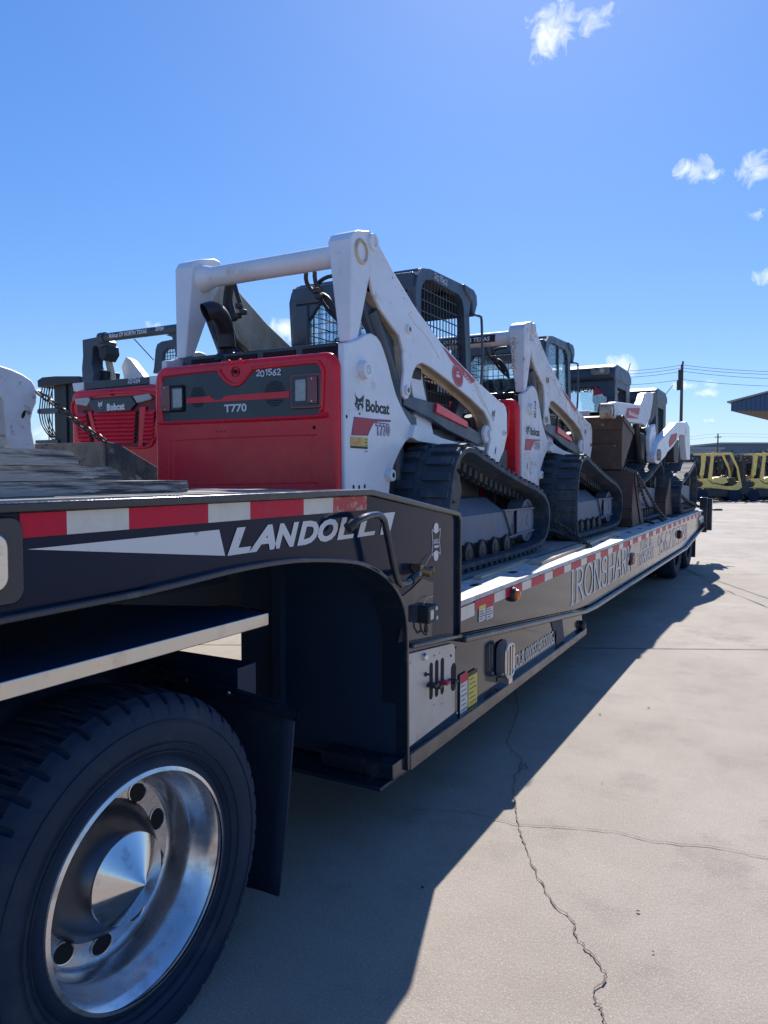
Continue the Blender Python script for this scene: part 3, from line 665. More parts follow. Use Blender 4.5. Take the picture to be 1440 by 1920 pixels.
# rear end: bumper posts, lamps
T.part('rear_bumper', MB().box(XS+.02, XF-.02, 13.86, 14.0, .62, .88).box(XS+.06, XS-.06, 13.88, 14.02, .50, 1.10).box(XF+.06, XF-.06, 13.88, 14.02, .50, 1.10).box(XS+.12, XS-.02, 14.10, 14.2, .52, 1.08).box(XS+.04, XS-.1, 14.0, 14.1, .62, .70)
       .prism('Z', [(XS+.12, 14.2), (XS+.12, 14.28), (XS+.28, 14.22)], .86, .9), 'blackrail', bevel=.006)
T.part('rear_plate', MB().box(XS+.001, XS+.012, 13.2, 13.72, .74, .80), 'paper')
for k in range(2):
    T.part('rear_tag', MB().box(XS+.004, XS+.01, 13.45+k*.3, 13.62+k*.3, .68, .79), 'paper')
# tandem wheels
def tyre_mb(c, r, w, out=1, n=72, tread=.010, every=4):
    """c: centre of the outer sidewall plane; the tyre extends inward along -X*out"""
    ri = r*.60
    pr = [(.012, ri), (.0, ri*1.03), (.0, ri*1.10), (-.012, ri*1.22), (-.016, r*.86), (-.010, r*.92), (.004, r*.955), (.022, r*.985), (.045, r*.997), (w*.5, r), (w-.045, r*.997), (w-.02, r*.985), (w-.004, r*.95), (w+.01, r*.86), (w, ri)]
    g = MB().lathe('X', c, [(-t*out, q) for t, q in pr], n, rf=lambda i, k, q: q-(tread if (6 <= i <= 12 and k % every == 0) else 0))
    if out > 0: g.f = [f[::-1] for f in g.f]
    return g
for yy in (11.42, 12.72):
    for xo in (-1.50, -1.80):
        w_ = T.part('wheel', MB().lathe('X', (xo-.03, yy, .46), [(0, .28), (-.06, .26), (-.09, .16), (-.05, .12), (.0, .08), (.0, 0)], 32), 'chrome')
        T.part('tyre', tyre_mb((xo, yy, .46), .46, .25), 'tyre', parent=w_)
    for xo in (-3.91,):
        T.part('wheel', tyre_mb((xo, yy, .46), .46, .25, -1), 'tyre')
T.part('mud_flap', MB().box(-1.95, -1.46, 13.32, 13.34, .12, .62), 'hose')
T.part('axle_frame', MB().box(-3.6, -2.1, 11.2, 13.6, .35, .6), 'void')

# ================================================================== tractor
K = Thing('truck_tractor', 'truck tractor with big rear tyre, polished wheel and mud flap, at lower left', 'truck', (-2.7, 1.345, 0))
WX, WY, WZ = -1.46, 1.345, .44
rim = MB()
pr = [(.018, .286), (.014, .296), (.004, .301), (-.004, .299), (-.008, .292), (-.020, .284), (-.030, .276), (-.058, .270), (-.072, .258), (-.092, .250), (-.135, .247), (-.146, .243), (-.152, .236),
      (-.152, .165), (-.142, .135), (-.142, .118), (-.142, .08)]
rim.lathe('X', (WX, WY, WZ), pr, 96)
# (open back so the brake side stays dark)
wh = K.part('wheel', rim, 'chrome')
ty = MB()
rt_ = .492; nseg = 644
tp = [(.010, .288), (.010, .302), (.006, .312), (-.004, .325), (.014, .345), (.022, .375), (.024, .405), (.018, .430), (.010, .448), (.002, .462), (-.010, .472), (-.026, .480), (-.028, .482), (-.075, .486), (-.08, .486), (-.135, .489), (-.19, .486), (-.245, .48), (-.27, .455), (-.28, .40), (-.26, .31)]
def trf(i, k, q):
    j = k % 14
    if 8 <= i <= 12 and j in (0, 1, 2): return q-(.013 if i > 9 else .006)
    if i in (13, 14) and (k+6) % 14 in (0, 1, 2): return q-.012
    if i in (15, 16) and (k+10) % 14 in (0, 1, 2): return q-.012
    return q
ty.lathe('X', (WX, WY, WZ+.0), tp, nseg, rf=trf)
ty.f = [f[::-1] for f in ty.f]
for rr in (.335, .357, .418):
    ty.tube([(WX+.0225-(.0 if rr > .35 else .010), WY+rr*math.cos(a), WZ+rr*math.sin(a)) for a in [2*PI*i/90 for i in range(90)]], .0022, 5, closed=True)
K.part('tyre', ty, 'tyre', parent=wh)
# raised sidewall lettering
rad = MB()
def arc_text(s, a0, a1, r, h):
    n = len(s)
    for i, ch in enumerate(s):
        if ch == ' ': continue
        a = R(a0+(a1-a0)*i/(n-1)); dirv = Vector((0, math.cos(a), math.sin(a))); tan = Vector((0, math.sin(a), -math.cos(a)))
        o = Vector((WX+.0262, WY, WZ))+dirv*r-tan*h*.3
        g = text_mb(ch, o, tan, dirv, h, h*.62, bold=.02); rad.add(g.v, g.f)

rh = .205
for k in range(10):
    a = R(52+36*k); hm = MB(); c = Vector((WX-.152, WY+rh*math.cos(a), WZ+rh*math.sin(a))); ur = Vector((.0, math.cos(a), math.sin(a))).normalized(); ut = Vector((0, -math.sin(a), math.cos(a)))
    nn = ut.cross(ur); nn = nn if nn.x > 0 else -nn
    hm.poly([c+nn*.0015+ur*.026*math.cos(t)+ut*.033*math.sin(t) for t in [2*PI*i/24 for i in range(24)]])
    K.part('hole_lip', MB().tube([c+nn*.001+ur*.0275*math.cos(t)+ut*.0345*math.sin(t) for t in [2*PI*i/24 for i in range(24)]], .003, 6, closed=True), 'chrome', parent=wh)
    K.part('hand_hole', hm, 'dot', parent=wh, smooth=False)
hb = MB().lathe('X', (WX, WY, WZ), [(-.150, .182), (-.142, .178), (-.10, .150), (-.066, .124), (-.058, .117)], 48)
K.part('hub_cover', hb, 'hubdark', parent=wh)
K.part('hub_cone', MB().lathe('X', (WX, WY, WZ), [(-.058, .117), (-.052, .116), (-.002, .020), (.012, .0012)], 64), 'mirror', parent=wh)
K.part('inner_wheel_drum', MB().lathe('X', (WX-.20, WY, WZ), [(0, .245), (0, 0)], 32).lathe('X', (WX-.10, WY, WZ), [(-.05, .262), (-.2, .262)], 32), 'void', parent=wh)
w2 = K.part('inner_wheel', tyre_mb((-1.79, WY, WZ), .488, .26, n=90, every=5), 'tyre')
K.part('far_wheel', tyre_mb((-3.94, WY, WZ), .488, .28, -1), 'tyre').location = (0, 0, 0)
# tapered shelf with aluminium edge over the wheel
s0 = 1.07
K.part('fender_shelf', MB().prism('Z', [(-1.412, -1.2), (-1.412, 1.81), (-1.44, 1.835), (-1.62, 1.84), (-2.3, 1.55), (-2.3, -1.2)], s0-.02, s0+.004), 'shelf')
K.part('shelf_edge', MB().box(-1.41, -1.398, -1.2, 1.80, s0-.030, s0+.010).prism('Z', [(-1.398, 1.80), (-1.41, 1.80), (-1.438, 1.825), (-1.62, 1.83), (-1.62, 1.842), (-1.433, 1.838)], s0-.030, s0+.010), 'alu', bevel=.003)
h0 = at(556, 1341, 'Y', 1.95); h1 = at(245, 1243, 'Y', 1.95)
hg = MB().tube([h0, h1], .020, 14, caps=False).tube([h0, h1], .016, 14, caps=False)
K.part('flap_hanger', hg, 'blackrail')
fm = MB(); nx = 10
x0, x1 = h0.x+.0, -1.98
for i in range(nx+1):
    for j in range(9):
        u = i/nx; v = j/8; xx = x0-.012+(x1-x0)*u - .075*v*(1-u); zt = .735+.07*u; zz = zt+(.085-zt)*v
        fm.v.append(Vector((xx, 1.952+.012*math.sin(v*2.6+u*3)+.006*math.sin(u*9), zz)))
for i in range(nx):
    for j in range(8): a = i*9+j; fm.f.append((a, a+9, a+10, a+1))
o = K.part('mud_flap', fm, 'tyre'); md = o.modifiers.new('thick', 'SOLIDIFY'); md.thickness = .009
K.part('flap_bolt', MB().cyl(h0.lerp(h1, .35)+Vector((0, -.02, .012)), h0.lerp(h1, .35)+Vector((0, -.03, .016)), .006, 8).cyl(h0.lerp(h1, .6)+Vector((0, -.02, .012)), h0.lerp(h1, .6)+Vector((0, -.03, .016)), .006, 8), 'alu')
zc = at(330, 1225, 'Y', 2.06).z
K.part('rear_crossmember', MB().box(-3.3, -1.69, 2.0, 2.1, zc-.30, zc), 'void')
K.part('frame_rail', MB().box(-2.36, -2.28, -2, 2.0, .62, .86).box(-3.12, -3.04, -2, 2.0, .62, .86).box(-3.7, -1.75, 1.25, 1.45, .36, .54).box(-3.1, -2.3, -1.5, 1.6, .86, 1.0), 'void')

# timbers stacked on the gooseneck
def timber(y1, zb, zt, chip, xf, label, y0=-1.2, seed=1):
    r = random.Random(seed)
    top = []; n = 34
    for i in range(n+1): t = y0+(y1-chip-y0)*i/n; top.append((t, zt+r.uniform(-.0016, .0016)))
    out = [(y0, zb), (y1-.008, zb), (y1, zb+.008), (y1-.004, zt-chip*.55), (y1-chip*.5, zt-chip*.15)]+top[::-1]
    m = MB().prism('X', out, xf, xf-.14)
    o = single('timber', m, 'wood', label, 'timber', ((xf-.07), y0, zb), group='timbers stacked on the gooseneck'); return o
XW = -1.76
def yt(x, y): return at(x, y, 'X', XW).y
timber(yt(354, 912), 1.441, 1.480, .010, XW, 'lowest and longest grey timber of the stack on the gooseneck deck', seed=1)
timber(yt(232, 890), 1.481, 1.522, .045, XW-.004, 'second grey timber from the bottom of the stack, with a chipped sloping end', seed=2)
timber(yt(146, 860), 1.523, 1.566, .040, XW+.003, 'third grey timber up in the stack, ending in a jagged slope', seed=3)
timber(yt(16, 832), 1.567, 1.604, .012, XW-.006, 'topmost and shortest grey timber of the stack, at the left edge', seed=4)
# loose pine boards on the low deck
p = at(1158, 998, 'Z', .90); q = at(1005, 1056, 'Z', .90)
def board(a, b, w, h, z, label):
    a, b = Vector((a.x, a.y, z)), Vector((b.x, b.y, z)); d = (b-a).normalized(); n = Vector((-d.y, d.x, 0))*w/2; m = MB()
    vs = [a-n, b-n*.6, b+n*.9, a+n]; m.add([*vs, *[v+Vector((0, 0, h)) for v in vs]], [(0, 3, 2, 1), (4, 5, 6, 7), (0, 1, 5, 4), (1, 2, 6, 5), (2, 3, 7, 6), (3, 0, 4, 7)])
    single('pine_board', m, 'freshwood', label, 'board', tuple(a), bevel=.002, group='loose boards on the low deck')
board(q, p, .085, .022, .889, 'bare pine board lying along the low deck, its far end past the double chain')
board(at(895, 1083, 'Z', .90), at(990, 1050, 'Z', .90), .05, .018, .889, 'bare pine board lying on the low deck between the gooseneck and the double chain')
# ================================================================== compact track loaders
XC = -2.705
def track_parts(T, side, prof, x_out, x_in, rollers, idler, sprocket, frame=None, mirrorc=XC, org=None):
    """rubber track seen in side outline prof (closed, y z), its width from x_out to x_in"""
    P = smooth_path([(a, b, 0) for a, b in prof], .05); n = len(P)
    c = sum((p for p in P), Vector((0, 0, 0)))/n
    nor = []
    for i in range(n):
        d = (P[(i+1) % n]-P[i-1]).normalized(); q = Vector((-d.y, d.x, 0))
        if q.dot(P[i]-c) < 0: q = -q
        nor.append(q)
    mb = MB(); th = .032; xm = (x_out+x_in)/2
    def ring(x, off): return [(x, P[i].x+nor[i].x*off, P[i].y+nor[i].y*off) for i in range(n)]
    rings = [ring(x_out, -th), ring(x_out, -.004), ring(x_out-(x_out-x_in)*.02, .0), ring(x_in+(x_out-x_in)*.02, .0), ring(x_in, -.004), ring(x_in, -th)]
    for r_ in rings: mb.v += [Vector(q) for q in r_]
    m = len(rings)
    for a in range(m):
        b = (a+1) % m
        for i in range(n):
            j = (i+1) % n; mb.f.append((a*n+i, a*n+j, b*n+j, b*n+i))
    def block(i0, i1, xa, xb, o0, o1):
        i0 %= n; i1 %= n; A = P[i0]; B = P[i1]; na, nb = nor[i0], nor[i1]
        q = lambda x, p_, nn, o: (x, p_.x+nn.x*o, p_.y+nn.y*o)
        mb.add([q(xa, A, na, o0), q(xb, A, na, o0), q(xb, B, nb, o0), q(xa, B, nb, o0), q(xa, A, na, o1), q(xb, A, na, o1), q(xb, B, nb, o1), q(xa, B, nb, o1)],
               [(0, 1, 2, 3), (4, 7, 6, 5), (0, 4, 5, 1), (1, 5, 6, 2), (2, 6, 7, 3), (3, 7, 4, 0)])
    w = x_out-x_in
    for i in range(0, n, 2):
        block(i, i+1, x_out-w*.03, xm+w*.07, -.002, .024); block(i+1, i+2, xm-w*.07, x_in+w*.03, -.002, .024)
        block(i, i+1, xm+w*.10, xm+w*.03, -th+.002, -th-.055); block(i, i+1, xm-w*.03, xm-w*.10, -th+.002, -th-.055)
    if side == 1: mb = mirrored(mb, 'X', mirrorc)
    tr = T.part('track', mb, 'rubber')
    def add(name, g, m, bev=0):
        if side == 1: g = mirrored(g, 'X', mirrorc)
        T.part(name, g, m, parent=tr, bevel=bev)
    for (y, z, r) in rollers:
        add('roller', MB().lathe('X', (x_out-.07, y, z), [(-.10, r*.9), (-.02, r*.98), (0, r), (.004, r*.93), (-.004, r*.88), (.0, r*.4), (.004, r*.35), (.004, 0)], 20), 'darkmetal')
    y, z, r = idler; add('idler', MB().lathe('X', (x_out-.09, y, z), [(-.12, r), (0, r), (.003, r*.93), (-.02, r*.85), (-.02, r*.3), (.012, r*.26), (.012, 0)], 28), 'steelframe')
    y, z, r = sprocket; add('sprocket', MB().lathe('X', (x_out-.12, y, z), [(-.1, r), (0, r), (.0, r*.5), (.04, r*.45), (.04, 0)], 22, rf=lambda i, k, q: q-(.02 if (i < 2 and k % 2) else 0)), 'darkmetal')
    return tr, add

TP = [(3.985, .96), (3.955, 1.18), (3.985, 1.40), (4.055, 1.565), (4.18, 1.645), (4.315, 1.662), (4.48, 1.626), (4.95, 1.522), (5.32, 1.449), (5.65, 1.392), (5.86, 1.325), (5.965, 1.235), (5.975, 1.11), (5.91, 1.0), (5.75, .936), (5.34, .916), (4.8, .914), (4.2, .914), (4.05, .918)]
TP = [(a, b+.004) for a, b in TP]

def aXl(x, y, X=-2.08): p = at(x, y, 'X', X); return (p.y, p.z)
ORG = (XC, 4.6, .889)

def grid_bars(mb, poly_y, z_lo, z_hi, x, y0, y1, step, r=.0035):
    pass

def tall_loader(dy, v):
    label = ('nearest white and red track loader, 201562 on its rear, right behind the gooseneck' if v == 1 else
             'second loader from the gooseneck, worn white, 201561 marked down its rear upright')
    t = Thing('track_loader', label, 'track loader', ORG, (ORG[0]-(0 if v == 1 else -.02), ORG[1]+dy, ORG[2]), group='white track loaders chained on the low deck')
    W = 'white' if v == 1 else 'white_worn'
    both = lambda nm, mb, m, bev=0, **k: (t.part(nm, mb, m, bev, **k), t.part(nm, mirrored(mb, 'X', XC), m, bev, **k))
    # body side panels
    bp = [(3.31, .98), (3.296, 2.175), (3.36, 2.19), (3.44, 2.215), (3.52, 2.255), (3.582, 2.272), (3.64, 2.266), (3.69, 2.24), (3.727, 2.20), (3.778, 2.130), (3.819, 2.055), (3.875, 1.965), (3.93, 1.91), (3.984, 1.865), (4.06, 1.81), (4.10, 1.775),
          (4.095, 1.745), (4.05, 1.715), (3.998, 1.695), (3.923, 1.635), (3.849, 1.555), (3.804, 1.47), (3.785, 1.36), (3.78, .98)]
    sp_, _ = both('side_panel', MB().prism('X', bp, -2.062, -2.10), W, .008)
    for (px, py, r) in [(680, 694, .048), (727.5, 891, .036)]:
        p = at(px, py, 'X', -2.062)
        t.part('pivot_boss', MB().lathe('X', (-2.062, p.y, p.z), [(0, r*1.15), (.018, r), (.035, r*.92), (.038, r*.5), (.030, r*.48), (.030, 0)], 24), W, parent=sp_)
        t.part('pin', MB().cyl((-2.035, p.y, p.z), (-2.026, p.y, p.z), r*.38, 14), 'alu' if py < 800 else 'dot', parent=sp_)
    for px, py in [(663, 913), (673.5, 913.5), (684, 912)]:
        p = at(px, py, 'X', -2.061); t.part('bolt_hole', MB().poly([(-2.060, p.y+.009*math.cos(a), p.z+.012*math.sin(a)) for a in [2*PI*i/10 for i in range(10)]]), 'dot', parent=sp_)
    # main body and undercarriage between the tracks
    t.part('chassis', MB().box(-2.13, 2*XC+2.13, 3.50, 5.35, 1.16, 1.74).box(-2.2, 2*XC+2.2, 3.4, 3.9, 1.2, 2.1).prism('X', [(5.3, 1.05), (5.3, 1.74), (5.55, 1.70), (5.72, 1.25), (5.7, 1.05)], -2.25, 2*XC+2.25), 'darkmetal', .01)
    both('rear_fender', MB().prism('X', [(4.10, 1.70), (4.02, 1.72), (4.06, 1.80), (4.22, 1.77), (4.45, 1.735), (4.9, 1.70), (5.2, 1.70), (5.2, 1.675), (4.4, 1.69)], -2.03, -2.24), W, .004)
    both('side_stanchion', MB().prism('X', [(4.28, 2.30), (4.40, 2.30), (4.45, 2.1), (4.62, 1.76), (4.66, 1.71), (4.2, 1.73), (4.33, 1.82), (4.31, 2.0), (4.25, 2.15)], -2.17, -2.21), W, .004)
    # tailgate
    dx0, dx1 = 2*XC+2.035, -2.082; zt = 2.135
    base = rrect(dx0, dx1, .90, zt, .085, 6)
    tg = t.part('tailgate', MB().prism('Y', base, 3.262, 3.335), 'red', .028, seg=4)
    yf = 3.262
    def dp(px, py): p = at(px, py, 'Y', yf); return (p.x, p.z)
    ins = [(304, 714), (306, 707), (315, 704), (403, 694), (412, 699), (425, 714), (436, 721), (445, 722), (455, 717), (466, 703), (475, 693), (482, 690), (585, 679), (598, 681), (605, 690), (606, 700),
           (604, 763), (601, 774), (590, 781), (318, 793), (308, 790), (305, 782)]
    t.part('rear_insert', MB().prism('Y', [dp(*q) for q in ins], yf-.004, yf+.01), 'insert', .0, parent=tg)
    lip = [dp(*q) for q in ins]; lip = smooth_path([(a, yf-.002, b) for a, b in lip], .02)
    t.part('insert_rim', MB().tube(lip, .012, 8, closed=True), 'red', parent=tg)
    # outer raised shoulder of the door and pressed crease lines
    sh = smooth_path([(a, yf+.004, b) for a, b in rrect(dx0+.045, dx1-.05, 1.60, zt-.05, .06, 4)], .03)
    lp = [dp(*q) for q in [(329, 826), (575, 816), (583, 824), (583, 900), (575, 905), (329, 909), (326, 905), (326, 832)]]
    t.part('door_crease', MB().tube([(p.x, yf+.003, p.y) for p in [Vector(q) for q in smooth_path([(a, b) for a, b in lp], .03)]], .0045, 6, closed=True), 'red', parent=tg)
    t.part('door_crease', MB().tube([(dp(316, 806)[0], yf+.002, dp(316, 806)[1]), (dp(316, 905)[0], yf+.002, dp(316, 905)[1])], .004, 6), 'red', parent=tg)
    hx, hz = dp(442, 697)
    t.part('latch', MB().lathe('Y', (hx, yf-.006, hz), [(0, .027), (.012, .024), (.014, 0)], 18).lathe('Y', (hx, yf-.012, hz), [(0, 0), (0.002, .012), (.008, .012)], 12), 'dot', parent=tg)
    for q in [(430.5, 678), (451.5, 676)]:
        a, b = dp(*q); t.part('screw', MB().cyl((a, yf-.012, b), (a, yf, b), .010, 10), 'red', parent=tg)
    for q, r in [((589, 801.5), .010), ((407, 809), .004), ((414, 809), .005), ((420.5, 808.5), .004)]:
        a, b = dp(*q); t.part('keyhole', MB().poly([(a+r*math.cos(w), yf-.0015, b+r*math.sin(w)) for w in [2*PI*i/10 for i in range(10)]]), 'dot', parent=tg)
    # perforated vents
    for cx, cy, R_ in [(516, 738, 25), (372, 745, 21)]:
        m = MB(); a, b = dp(cx, cy); st = .0145; rr = R_/1400*4.05*(1 if cx > 450 else 1.1)
        for i in range(-12, 13):
            for j in range(-12, 13):
                xx = (i+.5*(j % 2))*st; zz = j*st*.87
                if xx*xx+zz*zz < rr*rr and max(abs(zz), abs(zz*.5)+abs(xx)*.87) < rr*.93:
                    m.poly([(a+xx+.005*math.cos(w), yf-.0052, b+zz+.005*math.sin(w)) for w in [PI/6+PI/3*k for k in range(6)]])
        t.part('vent', m, 'dot', parent=tg, smooth=False)
    # stripe, model lettering, tail lamps
    s_ = [(351, 746.5), (390, 743.5), (394, 741), (398, 746), (405, 750), (416, 750), (423, 743), (435, 741.5), (544, 733), (544, 746), (351, 757)]
    t.part('stripe', MB().poly([(dp(*q)[0], yf-.0062, dp(*q)[1]) for q in s_]), 'red', parent=tg, smooth=False)
    a, b = dp(422, 774); c, d = dp(464, 755)
    t.part('model_lettering', text_mb('T770', (a, yf-.007, b), Xp, Zp, (d-b)*.92, c-a, bold=.03), 'whitedecal', parent=tg, smooth=False)
    a, b = dp(482, 706); c, d = dp(529, 689)
    t.part('marker_number', strokes_mb('201562' if v == 1 else '201561', (a, yf-.007, b), Xp, Zp, (d-b)*.8, c-a, .0065, jit=.12), 'chalk', parent=tg, smooth=False)
    for (fr_, wh_, rd) in [((547, 698, 605, 768), (558, 712, 577, 753), (581, 705, 599, 758)), ((305, 722, 347, 774), (329, 729, 345.5, 765), (308, 723, 323, 773))]:
        f0 = dp(fr_[0], fr_[3]); f1 = dp(fr_[2], fr_[1])
        lm = t.part('tail_lamp', MB().prism('Y', rrect(f0[0], f1[0], f0[1], f1[1], .012), yf-.016, yf), 'dot' if fr_[0] < 400 else 'redlens', .004, parent=tg)
        t.part('lamp_frame', MB().prism('Y', rrect(f0[0]+.012, f1[0]-.012, f0[1]+.012, f1[1]-.012, .012), yf-.018, yf-.0165), 'insert', parent=lm)
        w0 = dp(wh_[0], wh_[3]); w1 = dp(wh_[2], wh_[1])
        g = MB().prism('Y', rrect(w0[0], w1[0], w0[1], w1[1], .006), yf-.021, yf-.018)
        for k in range(12):
            z = w0[1]+(w1[1]-w0[1])*(k+.5)/12; g.box(w0[0]+.002, w1[0]-.002, yf-.0225, yf-.0205, z-.0015, z+.0015)
        t.part('clear_lens', g, 'clearlens', parent=lm)
        r0 = dp(rd[0], rd[3]); r1 = dp(rd[2], rd[1])
        t.part('red_lens', MB().prism('Y', rrect(r0[0], r1[0], r0[1], r1[1], .006), yf-.026, yf-.018), 'redlens', .003, parent=lm)
        t.part('screw', MB().cyl(((r0[0]+r1[0])/2, yf-.029, r1[1]-.014), ((r0[0]+r1[0])/2, yf-.026, r1[1]-.014), .004, 8).cyl(((r0[0]+r1[0])/2, yf-.029, r0[1]+.014), ((r0[0]+r1[0])/2, yf-.026, r0[1]+.014), .004, 8), 'alu', parent=lm)
    # hood strip
    t.part('hood', MB().box(2*XC+2.16, -2.16, 3.42, 4.42, 2.11, 2.19), 'hose', .015)
    t.part('hood_lip', MB().prism('Y', [(2*XC+2.12, 2.12), (-2.16, 2.12), (-2.17, 2.205), (2*XC+2.14, 2.205)], 3.40, 3.43), 'insert', .008)
    hl = MB()
    for k in range(4): hl.box(-3.20+k*.27, -2.98+k*.27, 3.394, 3.40, 2.135, 2.185)
    t.part('hood_slot_row', hl, 'dot')
    # exhaust elbow
    ex = [at(x, y, 'Y', Y_) for x, y, Y_ in [(384, 586, 3.26), (398, 582, 3.30), (411, 590, 3.36), (419, 606, 3.42), (423, 624, 3.46), (426, 652, 3.47)]]
    exm = MB().tube([tuple(p) for p in smooth_path(ex, .02, closed=False)], .052, 20, caps=False).tube([tuple(p) for p in smooth_path(ex, .02, closed=False)], .046, 18, caps=False)
    t.part('exhaust_pipe', exm, 'hose')
    t.part('exhaust_collar', MB().lathe('Z', (ex[-1].x, 3.47, 2.17), [(0, .085), (.03, .075), (.05, .052)], 20), 'hose')
    # rear uprights with tapered box section, joined by the cross tube
    lo_ = [(3.400, 2.20), (3.398, 2.735), (3.425, 2.775), (3.475, 2.800), (3.595, 2.830), (3.64, 2.825), (3.671, 2.805), (3.66, 2.70), (3.60, 2.58), (3.474, 2.22)]
    m = MB(); n = len(lo_)
    for x_of in (0, 1):
        for (y, z) in lo_:
            w = .075+.07*min(1, max(0, (z-2.2)/.5)); m.v.append(Vector((-2.082-(w if x_of else 0), y, z)))
    m.f = [tuple(range(n)), tuple(range(n, 2*n))[::-1]]+[(i, (i+1) % n+0, (i+1) % n+n, i+n)[::-1] for i in range(n)]
    both('rear_upright', m, W, .010, seg=3)
    b0 = at(677, 472, 'X', -2.082)
    both('tube_end_boss', MB().lathe('X', (-2.082, b0.y, b0.z), [(0, .070), (.010, .062), (.012, .052), (-.004, .050), (-.006, 0)], 26), 'cream' if v == 1 else W)
    b1 = at(698, 455, 'X', -2.082)
    both('pivot_boss', MB().lathe('X', (-2.082, b1.y, b1.z), [(0, .050), (.016, .046), (.018, .026), (.010, .024), (.010, 0)], 22), W)
    t.part('cross_tube', MB().cyl((-2.2, 3.50, 2.688), (2*XC+2.2, 3.50, 2.688), .060, 28).cyl((-2.21, 3.50, 2.688), (-2.26, 3.50, 2.688), .068, 28, r1=.06).cyl((2*XC+2.21, 3.50, 2.688), (2*XC+2.30, 3.50, 2.688), .085, 28, r1=.06), W)
    if v == 2:
        q = MB().box(-2.62, -2.36, 3.437, 3.4385, 2.655, 2.72)
        t.part('dealer_plate', q, 'ink'); t.part('dealer_lettering', text_mb('OF NORTH TEXAS', (-2.85, 3.435, 2.668), Xp, Zp, .036, .44, bold=.02), 'whitedecal', smooth=False)
        t.part('dealer_plate', MB().box(-2.90, -2.62, 3.437, 3.4385, 2.655, 2.72), 'ink')
        t.part('marker_number', strokes_mb('201561', (-2.20, 3.392, 2.62), Xp, Zp, .045, .05, .006, vertical=True, jit=.05), 'rustink', smooth=False)
    # lift arms
    arm = [(3.600, 2.832), (3.66, 2.815), (3.72, 2.775), (3.885, 2.668), (4.145, 2.529), (4.538, 2.367), (5.123, 2.197), (5.358, 2.142), (5.649, 2.078), (5.74, 2.066), (5.80, 2.04), (5.825, 1.99), (5.83, 1.813), (5.76, 1.69), (5.636, 1.585), (5.56, 1.56), (5.43, 1.60), (5.401, 1.665), (5.489, 1.822), (5.44, 1.90), (5.328, 1.972),
           (5.064, 2.045), (4.648, 2.137), (4.40, 2.185), (4.263, 2.200), (4.18, 2.175), (4.133, 2.125), (4.10, 2.06), (4.086, 1.991), (4.065, 1.960), (4.036, 1.951), (4.0, 1.965), (3.984, 2.009), (4.008, 2.12), (3.991, 2.255), (3.95, 2.32), (3.853, 2.362), (3.72, 2.43), (3.635, 2.504), (3.594, 2.60)]
    def inset(pts, d):
        return pts
    la, lb = both('lift_arm', MB().prism('X', arm, -2.080, -2.104), W, .006)
    arm_in = [(y, z) for y, z in arm]
    both('arm_inner_plate', MB().prism('X', arm_in, -2.185, -2.20), 'cream' if v == 1 else W, .004)
    # closed top of the arm box: follows the upper edge
    up_ = arm[1:12]; web = MB()
    for (a, b) in zip(up_, up_[1:]): web.quad((-2.100, a[0], a[1]-.004), (-2.19, a[0], a[1]-.004), (-2.19, b[0], b[1]-.004), (-2.100, b[0], b[1]-.004))
    dn = arm[12:39]
    for (a, b) in zip(dn, dn[1:]): web.quad((-2.102, a[0], a[1]+.006), (-2.102, b[0], b[1]+.006), (-2.187, b[0], b[1]+.03), (-2.187, a[0], a[1]+.03))
    both('arm_web', web, 'cream')  # tan colour carries the warm bounce off the deck
    wl = smooth_path([(-2.079, *aXl(*q)) for q in [(848, 742+5), (862, 752), (884, 770), (900, 800), (904, 830)]], .03, closed=False)
    # raised weld lines, pressings and bosses on the arm
    wm = MB()
    for ln_ in ([(766, 588), (780, 610), (790, 620)], [(793, 622), (806, 640), (820, 664), (823, 671)], [(889, 710), (905, 750), (925, 790)], [(888, 716), (896, 738), (905, 757), (912, 764)]):
        wm.tube([(-2.079, *aXl(*q)) for q in ln_], .0035, 5)
    t.part('weld_line', wm, W, parent=la)
    for q, r in [((765, 618), .026), ((762, 732), .028), ((945, 812), .018)]:
        p = aXl(*q); t.part('arm_boss', MB().lathe('X', (-2.08, *p), [(0, r*1.1), (.014, r), (.016, r*.6), (.010, r*.55), (.010, 0)], 18), W if v == 1 else 'stain', parent=la)
        t.part('pin', MB().cyl((-2.071, *p), (-2.062, *p), r*.45, 10), 'brass', parent=la)
    p = aXl(929, 845); t.part('slot_hole', MB().poly([(-2.0788, p[0]+.010*math.cos(a)+.012*math.sin(a), p[1]+.032*math.sin(a)) for a in [2*PI*i/14 for i in range(14)]]), 'dot', parent=la, smooth=False)
    # arm decals
    p = aXl(858, 705); t.part('round_decal', MB().poly([(-2.0785, p[0]+.095*math.cos(a)-.02*math.sin(a), p[1]+.075*math.sin(a)) for a in [2*PI*i/28 for i in range(28)]]), 'inkred' if v == 1 else 'whitedecal', parent=la, smooth=False)
    t.part('decal_ring', MB().tube([(-2.0785, p[0]+.085*math.cos(a)-.018*math.sin(a), p[1]+.066*math.sin(a)) for a in [2*PI*i/28 for i in range(28)]], .002, 4, closed=True).box(-2.0783, -2.0775, p[0]-.03, p[0]+.035, p[1]-.008, p[1]+.01).box(-2.0783, -2.0775, p[0]-.02, p[0]+.02, p[1]+.02, p[1]+.03), 'tape_w', parent=la)
    t.part('arm_stripe', MB().poly([(-2.0782, *aXl(*q)) for q in [(829, 649), (892, 714), (882, 720), (872, 708), (845, 675)]]), 'inkred', parent=la, smooth=False)
    t.part('stripe_lettering', text_mb('T770', (-2.0775, *aXl(869, 702)), Vector((0, .90, -.42)), Vector((0, .42, .90)), .020, .15, bold=.02), 'whitedecal', parent=la, smooth=False)
    c0 = aXl(922, 786); a_, b_ = cat_mb((-2.0785, c0[0], c0[1]), Yp, Zp, .085)
